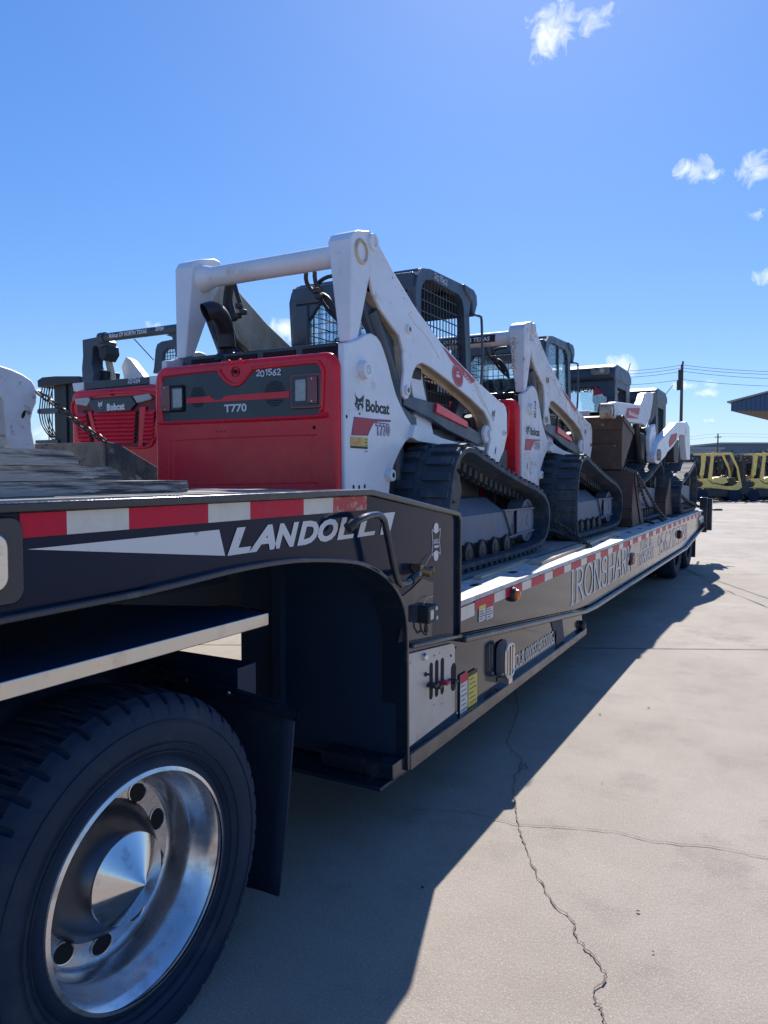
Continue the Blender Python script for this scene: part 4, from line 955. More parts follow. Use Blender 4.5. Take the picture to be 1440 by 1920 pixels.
    t.part('cat_emblem', a_, 'ink', parent=la, smooth=False); t.part('cat_emblem', b_, W, parent=la, smooth=False)
    # side decals on the body panel
    XP = -2.0615
    a_, b_ = cat_mb((XP+.001, *aXl(665, 775, XP)), Yp, Zp, .115)
    t.part('cat_emblem', a_, 'ink', parent=sp_, smooth=False); t.part('cat_emblem', b_, W, parent=sp_, smooth=False)
    a = aXl(686, 772, XP); b = aXl(730, 775, XP); c = aXl(686, 748, XP)
    t.part('maker_lettering', text_mb('Bobcat', (XP+.001, *a), Yp, Zp, c[1]-a[1], b[0]-a[0], bold=.03), 'ink', parent=sp_, smooth=False)
    fq = [(664, 782), (700, 786), (732, 788), (732, 791), (709, 790), (700, 793), (695, 802), (689, 816.5), (659, 815.5)]
    t.part('flag_decal', MB().poly([(XP+.001, *aXl(*q, XP)) for q in fq]), 'inkred', parent=sp_, smooth=False)
    t.part('flag_line', MB().tube([(XP+.001, *aXl(*q, XP)) for q in fq], .0022, 4, closed=True), 'inkpurple', parent=sp_)
    a = aXl(704, 817, XP); b = aXl(730, 819, XP); c = aXl(704, 793, XP)
    t.part('model_lettering', text_mb('T770', (XP+.001, *a), Yp, Zp, c[1]-a[1]+.006, b[0]-a[0]+.008, bold=.085), 'inkpurple', parent=sp_, smooth=False)
    t.part('model_lettering', text_mb('T770', (XP+.0016, a[0]+.006, a[1]+.006), Yp, Zp, c[1]-a[1]-.006, b[0]-a[0]-.006, bold=.004), 'paper', parent=sp_, smooth=False)
    if v == 1:
        sq = [aXl(*q, XP) for q in [(657, 840), (689, 840), (689, 818), (657, 818)]]
        z_lo, z_hi = sq[0][1], sq[3][1]; y0, y1 = sq[0][0], sq[1][0]
        o = t.part('safety_sticker', MB().box(XP, XP+.0015, y0, y1, z_lo, z_hi), 'yellowst', parent=sp_, smooth=False)
        t.part('sticker_field', MB().box(XP+.0015, XP+.002, y0+.005, y0+(y1-y0)*.62, z_lo+.018, z_hi-.004), 'orange', parent=o, smooth=False)
        g = MB().box(XP+.0015, XP+.002, y0, y1, z_lo, z_lo+.012)
        for k in range(5): g.box(XP+.0015, XP+.0021, y1-(.03 if k % 2 else .022), y1-.004, z_hi-.014-k*.016, z_hi-.009-k*.016)
        t.part('sticker_print', g, 'ink', parent=o, smooth=False)
        for q in [(650, 781)]:
            p = aXl(*q, XP); t.part('bolt_hole', MB().poly([(XP+.001, p[0]+.008*math.cos(a), p[1]+.010*math.sin(a)) for a in [2*PI*i/8 for i in range(8)]]), 'dot', parent=sp_)
    else:
        t.part('marker_number', strokes_mb('2', (XP+.001, 3.62, 2.08), Yp, Zp, .06, .06, .012), 'ink', parent=sp_, smooth=False)
        t.part('marker_number', strokes_mb('6', (XP+.001, 3.62, 2.0), Yp, Zp, .06, .06, .012), 'ink', parent=sp_, smooth=False)
        r = random.Random(9); g = MB()
        for k in range(26):
            y = r.uniform(3.35, 3.6); z = r.choice([r.uniform(1.05, 1.5), r.uniform(1.5, 1.9)]); w = r.uniform(.003, .010); h = r.uniform(.006, .04)
            g.poly([(XP+.0012+k*.00002, y+w*r.uniform(.6, 1.2)*math.cos(a), z+h*r.uniform(.6, 1.2)*math.sin(a)) for a in [2*PI*i/7 for i in range(7)]])
        t.part('paint_chip_patch', g, 'rust', parent=sp_, smooth=False)
    # chips on the upper tips
    r = random.Random(11+v); g = MB()
    for k in range(16 if v == 1 else 50):
        y, z = (r.uniform(3.5, 5.7), 0); 
        for (a, b) in zip(arm[:11], arm[1:12]):
            if a[0] <= y <= b[0]: z = a[1]+(b[1]-a[1])*(y-a[0])/(b[0]-a[0])-r.uniform(.01, .10)
        if z: s = r.uniform(.002, .006 if v == 1 else .011); g.poly([(-2.0786+k*.00002, y+s*r.uniform(.5, 1.3)*math.cos(a), z+s*r.uniform(.5, 1.5)*math.sin(a)) for a in [2*PI*i/6 for i in range(6)]])
    t.part('paint_chip_patch', g, 'rust', parent=la, smooth=False)
    # lift cylinder, link bar and the red guard
    dark = 'cab'
    both('lift_cylinder', MB().cyl((-2.15, 4.03, 1.99), (-2.15, 3.70, 2.42), .05, 16).cyl((-2.15, 3.98, 2.06), (-2.15, 4.03, 1.45), .055, 16), dark)
    both('cylinder_guard', MB().prism('X', [(3.58, 2.50), (3.80, 2.40), (3.97, 2.30), (4.0, 2.15), (4.0, 1.95), (4.28, 1.86), (4.32, 1.6), (4.05, 1.55), (3.80, 1.60), (3.80, 2.10), (3.70, 2.30)], -2.13, -2.17), dark, .01)
    lk = [aXl(*q, -2.14) for q in [(757, 741), (820, 768), (842, 800), (900, 822), (906, 836), (880, 838), (830, 818), (812, 800), (755, 757)]]
    lk = [aXl(*q, -2.125) for q in [(757, 740), (818, 756), (845, 778), (905, 815), (908, 832), (895, 834), (838, 806), (812, 788), (756, 760)]]
    both('control_link', MB().prism('X', lk, -2.122, -2.165), dark, .006)
    rb = [aXl(*q, -2.11) for q in [(819, 755), (876, 790), (878, 803), (817, 773)]]
    both('red_guard', MB().prism('X', rb, -2.106, -2.15), 'red', .004)
    p = aXl(915, 814, -2.10)
    both('link_pivot', MB().lathe('X', (-2.125, *p), [(0, .075), (.02, .07), (.03, .055), (.032, .03), (.05, .028), (.05, 0)], 24), W, 0)
    both('tilt_cylinder', MB().cyl((-2.24, 5.4, 1.95), (-2.24, 5.68, 1.45), .035, 14), 'darkmetal')
    both('lower_fender', MB().prism('X', [(5.05, 1.70), (5.42, 1.74), (5.50, 1.60), (5.30, 1.56)], -2.16, -2.22), W, .005)
    # attachment frame at the arm tips
    t.part('attachment_frame', MB().box(-2.10, 2*XC+2.10, 5.70, 5.84, 1.50, 1.62).box(-2.10, -2.2, 5.62, 5.9, 1.08, 1.7).box(2*XC+2.10, 2*XC+2.2, 5.62, 5.9, 1.08, 1.7).box(-2.10, 2*XC+2.10, 5.84, 5.9, 1.02, 1.2), 'darkmetal' if v == 1 else 'rust', .01)
    # ---- cab
    cx0, cx1 = -2.20, 2*XC+2.20
    cabt = t.part('cab', MB().box(cx0-.01, cx1+.01, 4.47, 5.28, 1.72, 1.90).box(cx0-.10, cx1+.10, 4.60, 5.15, 1.90, 2.10), 'inside')
    # side frames: outer outline with window opening built from strips
    def side_frame(X0, X1):
        m = MB()
        outer = [(4.44, 2.20), (4.40, 2.72), (4.43, 2.80), (4.50, 2.858), (4.62, 2.880), (5.17, 2.898), (5.30, 2.86), (5.33, 2.78), (5.30, 2.70), (5.35, 2.28), (5.30, 2.1), (5.02, 1.72), (4.57, 1.72)]
        inner = [(4.52, 2.20), (4.47, 2.66), (4.485, 2.73), (4.54, 2.79), (4.64, 2.815), (5.10, 2.812), (5.17, 2.78), (5.20, 2.72), (5.205, 2.66), (5.255, 2.28), (5.20, 2.12), (4.97, 1.84), (4.63, 1.80)]
        n = len(outer)
        for i in range(n):
            j = (i+1) % n; o0, o1, i1, i0 = outer[i], outer[j], inner[j], inner[i]
            q = [(X0, *o0), (X0, *o1), (X0, *i1), (X0, *i0), (X1, *o0), (X1, *o1), (X1, *i1), (X1, *i0)]
            m.add(q, [(0, 3, 2, 1), (4, 5, 6, 7), (0, 1, 5, 4), (3, 7, 6, 2)])
        return m, inner
    sf, inner = side_frame(cx0, cx0-.06)
    both('cab_side_frame', sf, 'cab', parent=cabt)
    def clip_lines(poly, step, vertical):
        segs = []; lo = min(p[0 if vertical else 1] for p in poly); hi = max(p[0 if vertical else 1] for p in poly); k = lo+step*.6
        while k < hi:
            xs = []
            for a, b in zip(poly, poly[1:]+poly[:1]):
                u0, u1 = (a[0], b[0]) if vertical else (a[1], b[1]); w0, w1 = (a[1], b[1]) if vertical else (a[0], b[0])
                if (u0-k)*(u1-k) < 0: xs.append(w0+(w1-w0)*(k-u0)/(u1-u0))
            xs.sort()
            for i in range(0, len(xs)-1, 2): segs.append((k, xs[i], xs[i+1]))
            k += step
        return segs
    gm = MB()
    for k, a, b in clip_lines(inner, .052, True): gm.box(cx0-.044, cx0-.038, k-.0035, k+.0035, a, b)
    for k, a, b in clip_lines(inner, .075, False): gm.box(cx0-.038, cx0-.032, a, b, k-.0035, k+.0035)
    both('window_grate', gm, 'grate', parent=cabt)
    if v == 2:
        gl = MB().prism('X', inner, cx0-.018, cx0-.022); both('side_glass', gl, 'glass', parent=cabt)
        t.part('glass_bar', MB().box(cx0-.005, cx0-.02, 4.86, 4.89, 1.83, 2.81), 'cab', parent=cabt)
    # roof with skylight bars
    rf = [(4.44, 2.80), (4.50, 2.858), (4.62, 2.880), (5.17, 2.898), (5.36, 2.895), (5.40, 2.85), (5.36, 2.79), (5.33, 2.79), (5.28, 2.85), (5.1, 2.85), (4.62, 2.845), (4.52, 2.80)]
    rm = MB().prism('X', rf, cx0-.0, cx0-.24).prism('X', rf, cx1, cx1+.24).prism('X', [(4.44, 2.80), (4.50, 2.862), (4.62, 2.884), (4.72, 2.884), (4.72, 2.85), (4.62, 2.845), (4.52, 2.80)], cx0-.02, cx1+.02)
    rm.prism('X', [(4.98, 2.895), (5.17, 2.902), (5.36, 2.899), (5.40, 2.85), (5.36, 2.79), (5.33, 2.79), (5.28, 2.85), (4.98, 2.85)], cx0-.02, cx1+.02)
    for k in range(3): rm.box(cx0-.2, cx1+.2, 4.76+k*.075, 4.775+k*.075, 2.855, 2.875)
    t.part('roof', rm, 'cab', .008, parent=cabt)
    t.part('visor', MB().prism('X', [(5.18, 2.905), (5.37, 2.902), (5.43, 2.87), (5.44, 2.80), (5.38, 2.70), (5.35, 2.70), (5.34, 2.80), (5.20, 2.86)], cx0+.012, cx1-.012), 'cab', .01, parent=cabt)
    # rear wall with window
    rw = MB(); W0, W1 = cx0-.02, cx1+.02
    rw.box(W0, W0-.14, 4.40, 4.46, 2.262, 2.698).box(W1, W1+.14, 4.40, 4.46, 2.262, 2.698).box(W0, W1, 4.40, 4.46, 2.70, 2.82).box(W0, W1, 4.40, 4.46, 2.10, 2.26)
    rw.prism('Y', [(W0-.14, 2.70), (W0-.24, 2.70), (W0-.14, 2.58)], 4.405, 4.455).prism('Y', [(W1+.14, 2.70), (W1+.24, 2.70), (W1+.14, 2.58)], 4.405, 4.455)
    t.part('rear_wall', rw, 'cab', .012, parent=cabt)
    gr = MB()
    k = W0-.15
    while k > W1+.15: gr.box(k-.003, k+.003, 4.44, 4.446, 2.26, 2.70); k -= .055
    z = 2.30
    while z < 2.70: gr.box(W0-.14, W1+.14, 4.446, 4.452, z-.003, z+.003); z += .065
    t.part('rear_grate', gr, 'grate', parent=cabt)
    if v == 1: t.part('rear_glass', MB().box(W0-.14, W1+.14, 4.425, 4.429, 2.26, 2.70), 'glass', parent=cabt)
    else:
        t.part('rear_glass', MB().box(W0-.14, W1+.14, 4.425, 4.429, 2.26, 2.70), 'glass', parent=cabt)
    # seat, armrest and labels inside
    t.part('seat', MB().box(-2.50, -2.92, 4.52, 4.62, 2.05, 2.48).box(-2.48, -2.94, 4.55, 4.98, 1.98, 2.08).box(-2.35, -2.44, 4.7, 5.1, 2.12, 2.19).box(-2.98, -3.07, 4.7, 5.1, 2.12, 2.19), 'inside', .03, parent=cabt)
    t.part('seat_cover', MB().box(-2.50, -2.9, 4.98, 5.0, 1.95, 2.05).box(-2.36, -2.43, 4.72, 5.02, 2.19, 2.20), 'inkred', .005, parent=cabt)
    t.part('instruction_label', MB().prism('X', [aXl(*q, -2.23) for q in [(817, 791), (861, 809), (861, 819), (816, 817)]], -2.228, -2.232), 'stain', parent=cabt, smooth=False)
    t.part('instruction_label', MB().prism('X', [aXl(*q, -2.23) for q in [(801, 782), (812, 786), (813, 812), (801, 811)]], -2.228, -2.232), 'stain', parent=cabt, smooth=False)
    t.part('lower_side_skin', MB().prism('X', [(4.60, 1.70), (4.55, 1.86), (4.95, 1.88), (5.15, 1.75), (5.1, 1.70)], -2.233, -2.24), 'inside', parent=cabt)
    if v == 1:
        a = aXl(822, 538, -2.19)
        t.part('marker_number', strokes_mb('201562', (cx0+.001, 4.68, 2.832), Yp, Zp, .034, .22, .005, jit=.15), 'chalk', parent=cabt, smooth=False)
    hr = [(cx0+.03, 5.30, 2.70), (cx0+.05, 5.40, 2.70), (cx0+.05, 5.43, 2.66), (cx0+.045, 5.46, 2.35), (cx0+.03, 5.46, 2.12)]
    t.part('grab_rail', MB().tube([tuple(p) for p in smooth_path(hr, .03, closed=False)], .010, 8), 'cab')
    # hoses under the cross tube
    hs_ = MB()
    def hz_(pts, r=.014): t.part('hose', MB().tube([tuple(p) for p in smooth_path([tuple(p) for p in pts], .03, closed=False)], r, 8), 'hose')
    hz_([at(x, y, 'Y', 3.60) for x, y in [(574, 512), (575, 530), (590, 548), (612, 556), (628, 580), (632, 600)]], .013)
    hz_([at(x, y, 'Y', 3.62) for x, y in [(590, 510), (592, 530), (606, 550), (622, 574), (634, 594)]], .013)
    hz_([at(x, y, 'Y', 3.66) for x, y in [(632, 516), (612, 520), (596, 532), (598, 546), (612, 562), (628, 590)]], .012)
    hz_([at(x, y, 'Y', 3.66) for x, y in [(582, 536), (600, 560), (618, 585), (640, 606)]], .011)
    hz_([at(x, y, 'Y', 3.60) for x, y in [(427, 536), (424, 560), (424, 585), (432, 610), (440, 636)]], .018)
    hz_([at(x, y, 'Y', 3.58) for x, y in [(440, 534), (446, 556), (452, 575), (453, 590)]], .014)
    hz_([at(x, y, 'Y', 3.62) for x, y in [(432, 534), (430, 560), (434, 580), (440, 600)]], .022)
    hz_([at(x, y, 'Y', 3.80) for x, y in [(672, 575), (680, 600), (692, 622), (706, 632)]], .014)
    fm_ = MB()
    for x, y in [(448, 574), (456, 585), (446, 592), (598, 556), (594, 545)]:
        p = at(x, y, 'Y', 3.57); t.part('hose_fitting', MB().box(p.x-.018, p.x+.018, p.y-.02, p.y+.02, p.z-.016, p.z+.016), 'darkmetal', .006)
    # ---- tracks
    rol = [(4.62, .985, .062), (4.80, .985, .062), (4.98, .985, .062), (5.16, .985, .062), (5.34, .985, .062), (4.44, .985, .062)]
    rol = [(aXl(x, 1012, -1.83)[0], .990, .076) for x in (858, 881, 906, 930, 952)]
    for s in (0, 1):
        tr, add = track_parts(t, s, TP, -1.76, -2.20, rol, (5.66, 1.14, .165), (4.25, 1.40, .17))
        if s == 0 or True:
            F = lambda x, y: aXl(x, y, -1.85)
            plate = [F(866, 976), F(868, 975), F(1002, 956), F(1002, 956)]
            fr1 = [(4.30, 1.30), (4.28, 1.03), (5.42, 1.03), (5.50, 1.06), (5.62, 1.22), (5.45, 1.245), (5.1, 1.245)]
            fr1 = [(4.22, 1.10), (4.22, 1.235), (5.10, 1.235), (5.36, 1.232), (5.22, 1.06), (5.14, 1.045), (4.2, 1.045)]
            add('track_frame', MB().prism('X', fr1, -1.848, -1.90), 'steelframe', .006)
            slope = MB()
            slope.add([(-1.85, 4.22, 1.236), (-1.85, 5.12, 1.236), (-1.95, 5.02, 1.335), (-1.95, 4.22, 1.335), (-2.1, 4.22, 1.34), (-2.1, 5.02, 1.34), (-1.95, 5.22, 1.236), (-2.1, 5.22, 1.236)],
                      [(0, 1, 2, 3), (3, 2, 5, 4), (1, 6, 2), (2, 6, 7, 5)])
            add('frame_top', slope, 'steelframe')
            add('front_guard', MB().prism('X', [(5.40, 1.05), (5.40, 1.235), (5.75, 1.225), (5.75, 1.06), (5.50, 1.04)], -1.842, -1.852).prism('X', [(5.08, 1.232), (5.77, 1.226), (5.77, 1.238), (5.08, 1.248)], -1.825, -1.87).prism('X', [(5.18, 1.035), (5.77, 1.052), (5.77, 1.064), (5.18, 1.048)], -1.825, -1.87).prism('X', [(5.10, 1.236), (5.12, 1.236), (5.29, 1.04), (5.27, 1.04)], -1.83, -1.86), 'steelframe', .003)
            add('front_guard', MB().prism('X', [(5.20, 1.05), (5.10, 1.235), (5.40, 1.235), (5.42, 1.05)], -1.868, -1.875), 'steelframe')
            add('roller_bracket', MB().box(-1.86, -1.95, 4.2, 5.45, 1.02, 1.12), 'darkmetal')
    return t
tall_loader(0, 1)
tall_loader(2.79, 2)
# ================================================================== loaders facing the camera, farther along the deck
def front_loader(label, xc, yf, hw, v, tro):
    """yf: the Y of the cab's front face; the machine faces -Y"""
    yr = yf+.75; t = Thing('track_loader', label, 'track loader', (xc, yr, .889), group='white track loaders chained on the low deck')
    Zb = .889
    prof = [(yr-(a-4.6)-.0, b) for a, b in TP]
    rol = [(yr-.2+k*.18-.45, .99, .065) for k in range(5)]
    for s in (0, 1):
        tr, add = track_parts(t, s, prof, tro, tro-.42, rol, (yr-1.06, 1.14, .16), (yr+.34, 1.38, .17), mirrorc=xc)
        add('track_frame', MB().prism('X', [(yr-.85, 1.04), (yr+.4, 1.04), (yr+.4, 1.3), (yr-.4, 1.33), (yr-.95, 1.24)], tro-.09, tro-.15), 'steelframe', .006)
    t.part('chassis', MB().box(xc-.5, xc+.5, yf+.0, yr+.75, 1.12, 1.75).box(xc-.62, xc+.62, yr+.2, yr+.75, 1.7, 2.1).prism('X', [(yf-.45, 1.05), (yf, 1.05), (yf, 1.8), (yf-.25, 1.5)], xc-.48, xc+.48), 'darkmetal', .02)
    i0_ = len(bpy.data.meshes)
    cb = t.part('cab', MB().box(xc-hw+.02, xc+hw-.02, yf+.1, yf+.95, 1.75, 1.95), 'inside')
    fr = MB()
    for sx in (-1, 1):
        X0 = xc+sx*hw; X1 = xc+sx*(hw-.11)
        fr.prism('X', [(yf+.02, 1.72), (yf-.04, 2.66), (yf+.10, 2.66), (yf+.20, 2.3), (yf+.18, 1.72)], X0, X1)
        fr.box(X0, X1, yf+.86, yf+.97, 1.72, 2.72); fr.box(X0, X1, yf, yf+.95, 2.56, 2.72); fr.box(X0, X1-sx*.0, yf+.7, yf+.9, 1.8, 2.6); fr.box(X0, X1, yf+.05, yf+.95, 1.70, 1.84)
        fr.prism('Y', [(X0, 2.66), (X0-sx*.34, 2.66), (X0-sx*.14, 2.44), (X0, 2.40)], yf-.03, yf+.04)
    fr.box(xc-hw, xc+hw, yf-.02, yf+.06, 1.90, 1.99); fr.box(xc-hw+.05, xc+hw-.05, yf+.90, yf+.95, 2.62, 2.72); fr.box(xc-hw+.05, xc+hw-.05, yf-.03, yf+.03, 2.55, 2.70)
    t.part('cab_frame', fr, 'cab', .008, parent=cb)
    t.part('roof', MB().prism('X', [(yf-.10, 2.64), (yf-.13, 2.70), (yf-.10, 2.80), (yf+.10, 2.855), (yf+.8, 2.85), (yf+.98, 2.78), (yf+1.0, 2.68), (yf+.9, 2.64)], xc-hw-.015, xc+hw+.015), 'cab', .03, parent=cb, seg=3)
    t.part('roof_edge_cover', MB().prism('X', [(yf-.12, 2.80), (yf+.10, 2.862), (yf+.5, 2.868), (yf+.5, 2.860), (yf+.10, 2.852), (yf-.12, 2.79)], xc-hw+.05, xc+hw-.05), 'cream', parent=cb)
    g = MB(); k = yf+.15
    while k < yf+.85: g.box(xc+hw-.03, xc+hw-.024, k, k+.006, 1.86, 2.62); g.box(xc-hw+.03, xc-hw+.024, k, k+.006, 1.86, 2.62); k += .06
    z = 1.93
    while z < 2.62: g.box(xc+hw-.036, xc+hw-.03, yf+.08, yf+.88, z, z+.006); g.box(xc-hw+.036, xc-hw+.03, yf+.08, yf+.88, z, z+.006); z += .08
    t.part('window_grate', g, 'grate', parent=cb)
    t.part('windscreen', MB().prism('X', [(yf+.02, 1.99), (yf-.02, 2.62), (yf-.016, 2.62), (yf+.024, 1.99)], xc-hw+.07, xc+hw-.07), 'glass', parent=cb)
    t.part('seat', MB().box(xc-.24, xc+.24, yf+.62, yf+.74, 1.95, 2.30).box(xc-.24, xc+.24, yf+.3, yf+.7, 1.9, 2.0), 'inside', .04, parent=cb)
    t.part('joystick', MB().cyl((xc+.3, yf+.25, 1.9), (xc+.29, yf+.22, 2.15), .02, 8).cyl((xc-.3, yf+.25, 1.9), (xc-.29, yf+.22, 2.15), .02, 8), 'inside', parent=cb)
    for sx in (-1, 1):
        t.part('work_lamp', MB().prism('Y', rrect(xc+sx*(hw-.17)-.12, xc+sx*(hw-.17)+.12, 2.70, 2.80, .04), yf-.155, yf-.10), 'greysteel' if v == 3 else 'hose', .01, parent=cb)
        t.part('lamp_lens', MB().cyl((xc+sx*(hw-.14), yf-.162, 2.75), (xc+sx*(hw-.14), yf-.155, 2.75), .03, 14), 'clearlens', parent=cb)
    cb.location.z = .08 if v == 3 else 0
    t.part('aerial', MB().cyl((xc+hw-.05, yf+.93, 2.78), (xc+hw+(.0 if v == 3 else .1), yf+.95, 2.98), .006, 6), 'hose', parent=cb)
    # lower front: entry step plate, hydraulic lines, lift cylinders
    t.part('entry_panel', MB().box(xc-hw+.05, xc+hw-.05, yf-.06, yf-.02, 1.66, 1.90), 'insert', .01)
    t.part('entry_lettering', text_mb('BOBCAT', (xc-.2, yf-.063, 1.80), Xp, Zp, .04, .4, bold=.02), 'whitedecal', smooth=False)
    t.part('hydraulic_line', MB().tube([(xc+hw+.02, yf+.1, 1.9), (xc+hw+.08, yf-.05, 1.7), (xc+hw+.06, yf-.1, 1.45), (xc+hw, yf-.1, 1.2)], .018, 8).tube([(xc+hw+.06, yf+.2, 1.9), (xc+hw+.12, yf+.05, 1.6), (xc+hw+.08, yf+.0, 1.3)], .015, 8), 'hose')
    return t, cb

def slantpts(pts, P0, P1):
    """photo pixels to points on the upright plane through ground points P0, P1"""
    P0 = Vector((*P0, 0)); d = (Vector((*P1, 0))-P0).normalized(); n = Vector((-d.y, d.x, 0)); out = []
    for x, y in pts:
        r = FW + RT*((x-720)/FPX) - UP*((y-960)/FPX); t = n.dot(P0-CAM)/n.dot(r); out.append(CAM+r*t)
    return out, n
def plate(pts, P0, P1, th):
    w, n = slantpts(pts, P0, P1); n = n if n.x < 0 else -n
    k = len(w); m = MB(); m.v = [p for p in w]+[p+n*th for p in w]
    m.f = [tuple(range(k)), tuple(range(k, 2*k))[::-1]]+[(i, i+k, (i+1) % k+k, (i+1) % k) for i in range(k)]
    return m
# third: arm held level, bucket hanging in front
L3, C3 = front_loader('third loader from the gooseneck, dark cab facing the camera, rusty bucket held up', -2.60, 10.0, .50, 3, -1.68)
A0, A1 = (-1.87, 9), (-1.87, 12)
a3 = [(1150, 757), (1157, 753), (1201, 759), (1205, 752), (1209, 738), (1214, 735.5), (1225, 736), (1225, 745), (1223, 762), (1219, 785), (1211, 801), (1206, 795), (1166, 789), (1155, 785), (1146, 775)]
arm3 = L3.part('lift_arm', plate(a3, A0, A1, .10), 'white', .012)
m3 = plate(a3, A0, A1, .10); L3.part('far_lift_arm', mirrored(m3, 'X', -2.60), 'white', .012)
w, n = slantpts([(1177, 765), (1200, 765), (1197, 785), (1175, 784), (1173, 778)], (-1.867, 9), (-1.867, 12))
L3.part('red_decal', MB().poly(w), 'inkred', parent=arm3, smooth=False)
w, n = slantpts([(1180, 778), (1198, 780)], (-1.865, 9), (-1.865, 12))
L3.part('decal_lettering', text_mb('Bobcat', w[0], Yp, Zp, .055, abs(w[1].y-w[0].y), bold=.03), 'whitedecal', parent=arm3, smooth=False)
e0, _ = slantpts([(1149, 770)], (-1.86, 9), (-1.86, 12))
L3.part('arm_end_socket', MB().lathe('X', (-1.87, e0[0].y, e0[0].z), [(-.12, .09), (.01, .09), (.015, .07), (-.02, .065), (-.03, .02), (.0, .02), (0, 0)], 20), 'stain', parent=arm3)
L3.part('lift_cylinder', MB().cyl((-1.95, 10.6, 2.2), (-1.95, 11.1, 1.3), .045, 12).cyl((-1.95, 10.1, 2.15), (-1.95, 9.8, 1.7), .035, 12), 'darkmetal')
w3 = plate([(1224, 737), (1230, 735), (1234, 750), (1232, 775), (1222, 790), (1212, 803), (1219, 786), (1223, 762)], (-1.89, 9), (-1.89, 12), .08)
L3.part('arm_link', w3, 'hose', .01)
# hanging bucket of the third loader
def bucket_shell(prof, x0, x1, th=.025):
    """open shell: floor and back follow prof (y z, open polyline), cheeks close the sides"""
    m = MB()
    for (a, b) in zip(prof, prof[1:]):
        d = Vector((b[0]-a[0], b[1]-a[1])).normalized(); n = Vector((-d.y, d.x))*th
        m.prism('X', [a, b, (b[0]+n.x, b[1]+n.y), (a[0]+n.x, a[1]+n.y)], x0+.001, x1-.001)
    return m.prism('X', prof, x0, x0+.02).prism('X', prof, x1-.02, x1)
bk = L3.part('bucket', MB().prism('X', [(8.97, 2.17), (9.02, 2.19), (9.62, 2.05), (9.60, 1.95), (9.02, 1.54), (8.98, 1.56)], -3.55, -1.80), 'rust', .008)
L3.part('wear_edge', MB().box(-3.56, -1.79, 8.95, 8.97, 2.02, 2.17).box(-3.56, -1.80, 8.955, 8.97, 1.86, 1.885), 'rust', .004, parent=bk)
L3.part('cheek_edge', MB().prism('X', [(9.0, 2.185), (9.64, 2.05), (9.63, 1.99), (9.0, 2.12)], -1.80, -1.785), 'rust', .004, parent=bk)
L3.part('bucket_hook', MB().prism('Y', [(-2.95, 2.17), (-2.82, 2.17), (-2.88, 2.33), (-2.96, 2.36), (-3.0, 2.25)], 9.0, 9.06).prism('Y', [(-2.05, 2.17), (-1.92, 2.17), (-1.99, 2.31), (-2.07, 2.34), (-2.10, 2.25)], 9.0, 9.06), 'rust', .01, parent=bk)
for x, z in ((-2.02, 2.08), (-2.6, 2.08), (-1.88, 1.83), (-2.3, 1.72)):
    L3.part('bolt', MB().cyl((x, 8.945, z), (x, 8.972, z), .018, 8), 'brass', parent=bk)
L3.part('paper_tag', MB().box(-2.31, -2.17, 8.93, 8.945, 2.19, 2.25), 'paper', .01, parent=bk)
# banner letters seen from behind through the windscreen, red pennant
tx = text_mb('BROTHERS', (0, 9.965, 2.50), Xp, Zp, .07, .55, bold=.02)
for p in tx.v: p.x = -2.30-p.x
L3.part('window_banner_lettering', tx, 'ink', parent=C3, smooth=False)
L3.part('red_pennant', MB().poly([(-2.36, 9.955, 2.57), (-2.22, 9.955, 2.47), (-2.38, 9.955, 2.45)]), 'inkred', parent=C3, smooth=False)
# rusty bucket resting on the deck under the hanging one
bs = Thing('rusty_bucket', 'rusty brown bucket standing on the deck below the raised bucket, chained across its cheek', 'bucket', (-2.6, 9.2, .889), group='rusty buckets on the low deck')
sh_ = bs.part('bucket_shell', bucket_shell([(9.70, .895), (8.97, .895), (8.93, 1.10), (9.0, 1.52)], -3.50, -1.66), 'rust', .004)
bs.part('cheek_rib', MB().prism('X', [(9.00, 1.525), (8.99, 1.40), (9.40, .90), (9.48, .90)], -1.66, -1.645), 'rust', .003)
bs.part('wear_strip', MB().box(-3.5, -1.665, 8.905, 8.925, .98, 1.06).box(-3.5, -1.665, 8.97, 9.0, 1.49, 1.54), 'rust', .004)

# fourth
L4, C4 = front_loader('farthest loader on the deck, its white arm lowered, nearest the rear bumper', -2.44, 12.35, .48, 4, -1.50)
a4 = [(1234, 832), (1238, 826), (1266, 797), (1270, 792), (1283, 791), (1286, 803), (1288, 815), (1282, 816), (1275, 815), (1270, 826), (1262, 838), (1252, 848), (1248, 856), (1234, 871), (1229, 867), (1228, 855)]
S0, S1 = (-1.66, 11.2), (-1.44, 13.8)
arm4 = L4.part('lift_arm', plate(a4, S0, S1, .12), 'white', .012)
L4.part('far_lift_arm', mirrored(plate(a4, S0, S1, .12), 'X', -2.44), 'white', .012)
L4.part('rear_upright', plate([(1284, 793), (1288, 790), (1293, 800), (1294, 830), (1294, 862), (1288, 862), (1285, 830)], S0, S1, .10), 'white', .012)
w, n = slantpts([(1259, 815), (1270, 812), (1268, 825), (1256, 839), (1255, 828)], (-1.655, 11.2), (-1.435, 13.8))
L4.part('red_decal', MB().poly(w), 'inkred', parent=arm4, smooth=False)
w, n = slantpts([(1237, 853)], (-1.64, 11.2), (-1.42, 13.8))
L4.part('arm_end_socket', MB().lathe('X', (w[0].x, w[0].y, w[0].z), [(-.05, .08), (.01, .08), (.012, .05), (-.01, .045), (-.01, 0)], 18), 'stain', parent=arm4)
L4.part('white_side_plate', plate([(1218, 820), (1222, 800), (1229, 795), (1231, 840), (1226, 860), (1220, 858)], (-1.75, 11.2), (-1.62, 13.8), .06), 'white', .01)
L4.part('engine_cover', MB().box(-2.9, -2.0, 13.3, 13.7, 1.7, 2.25), 'white', .05)
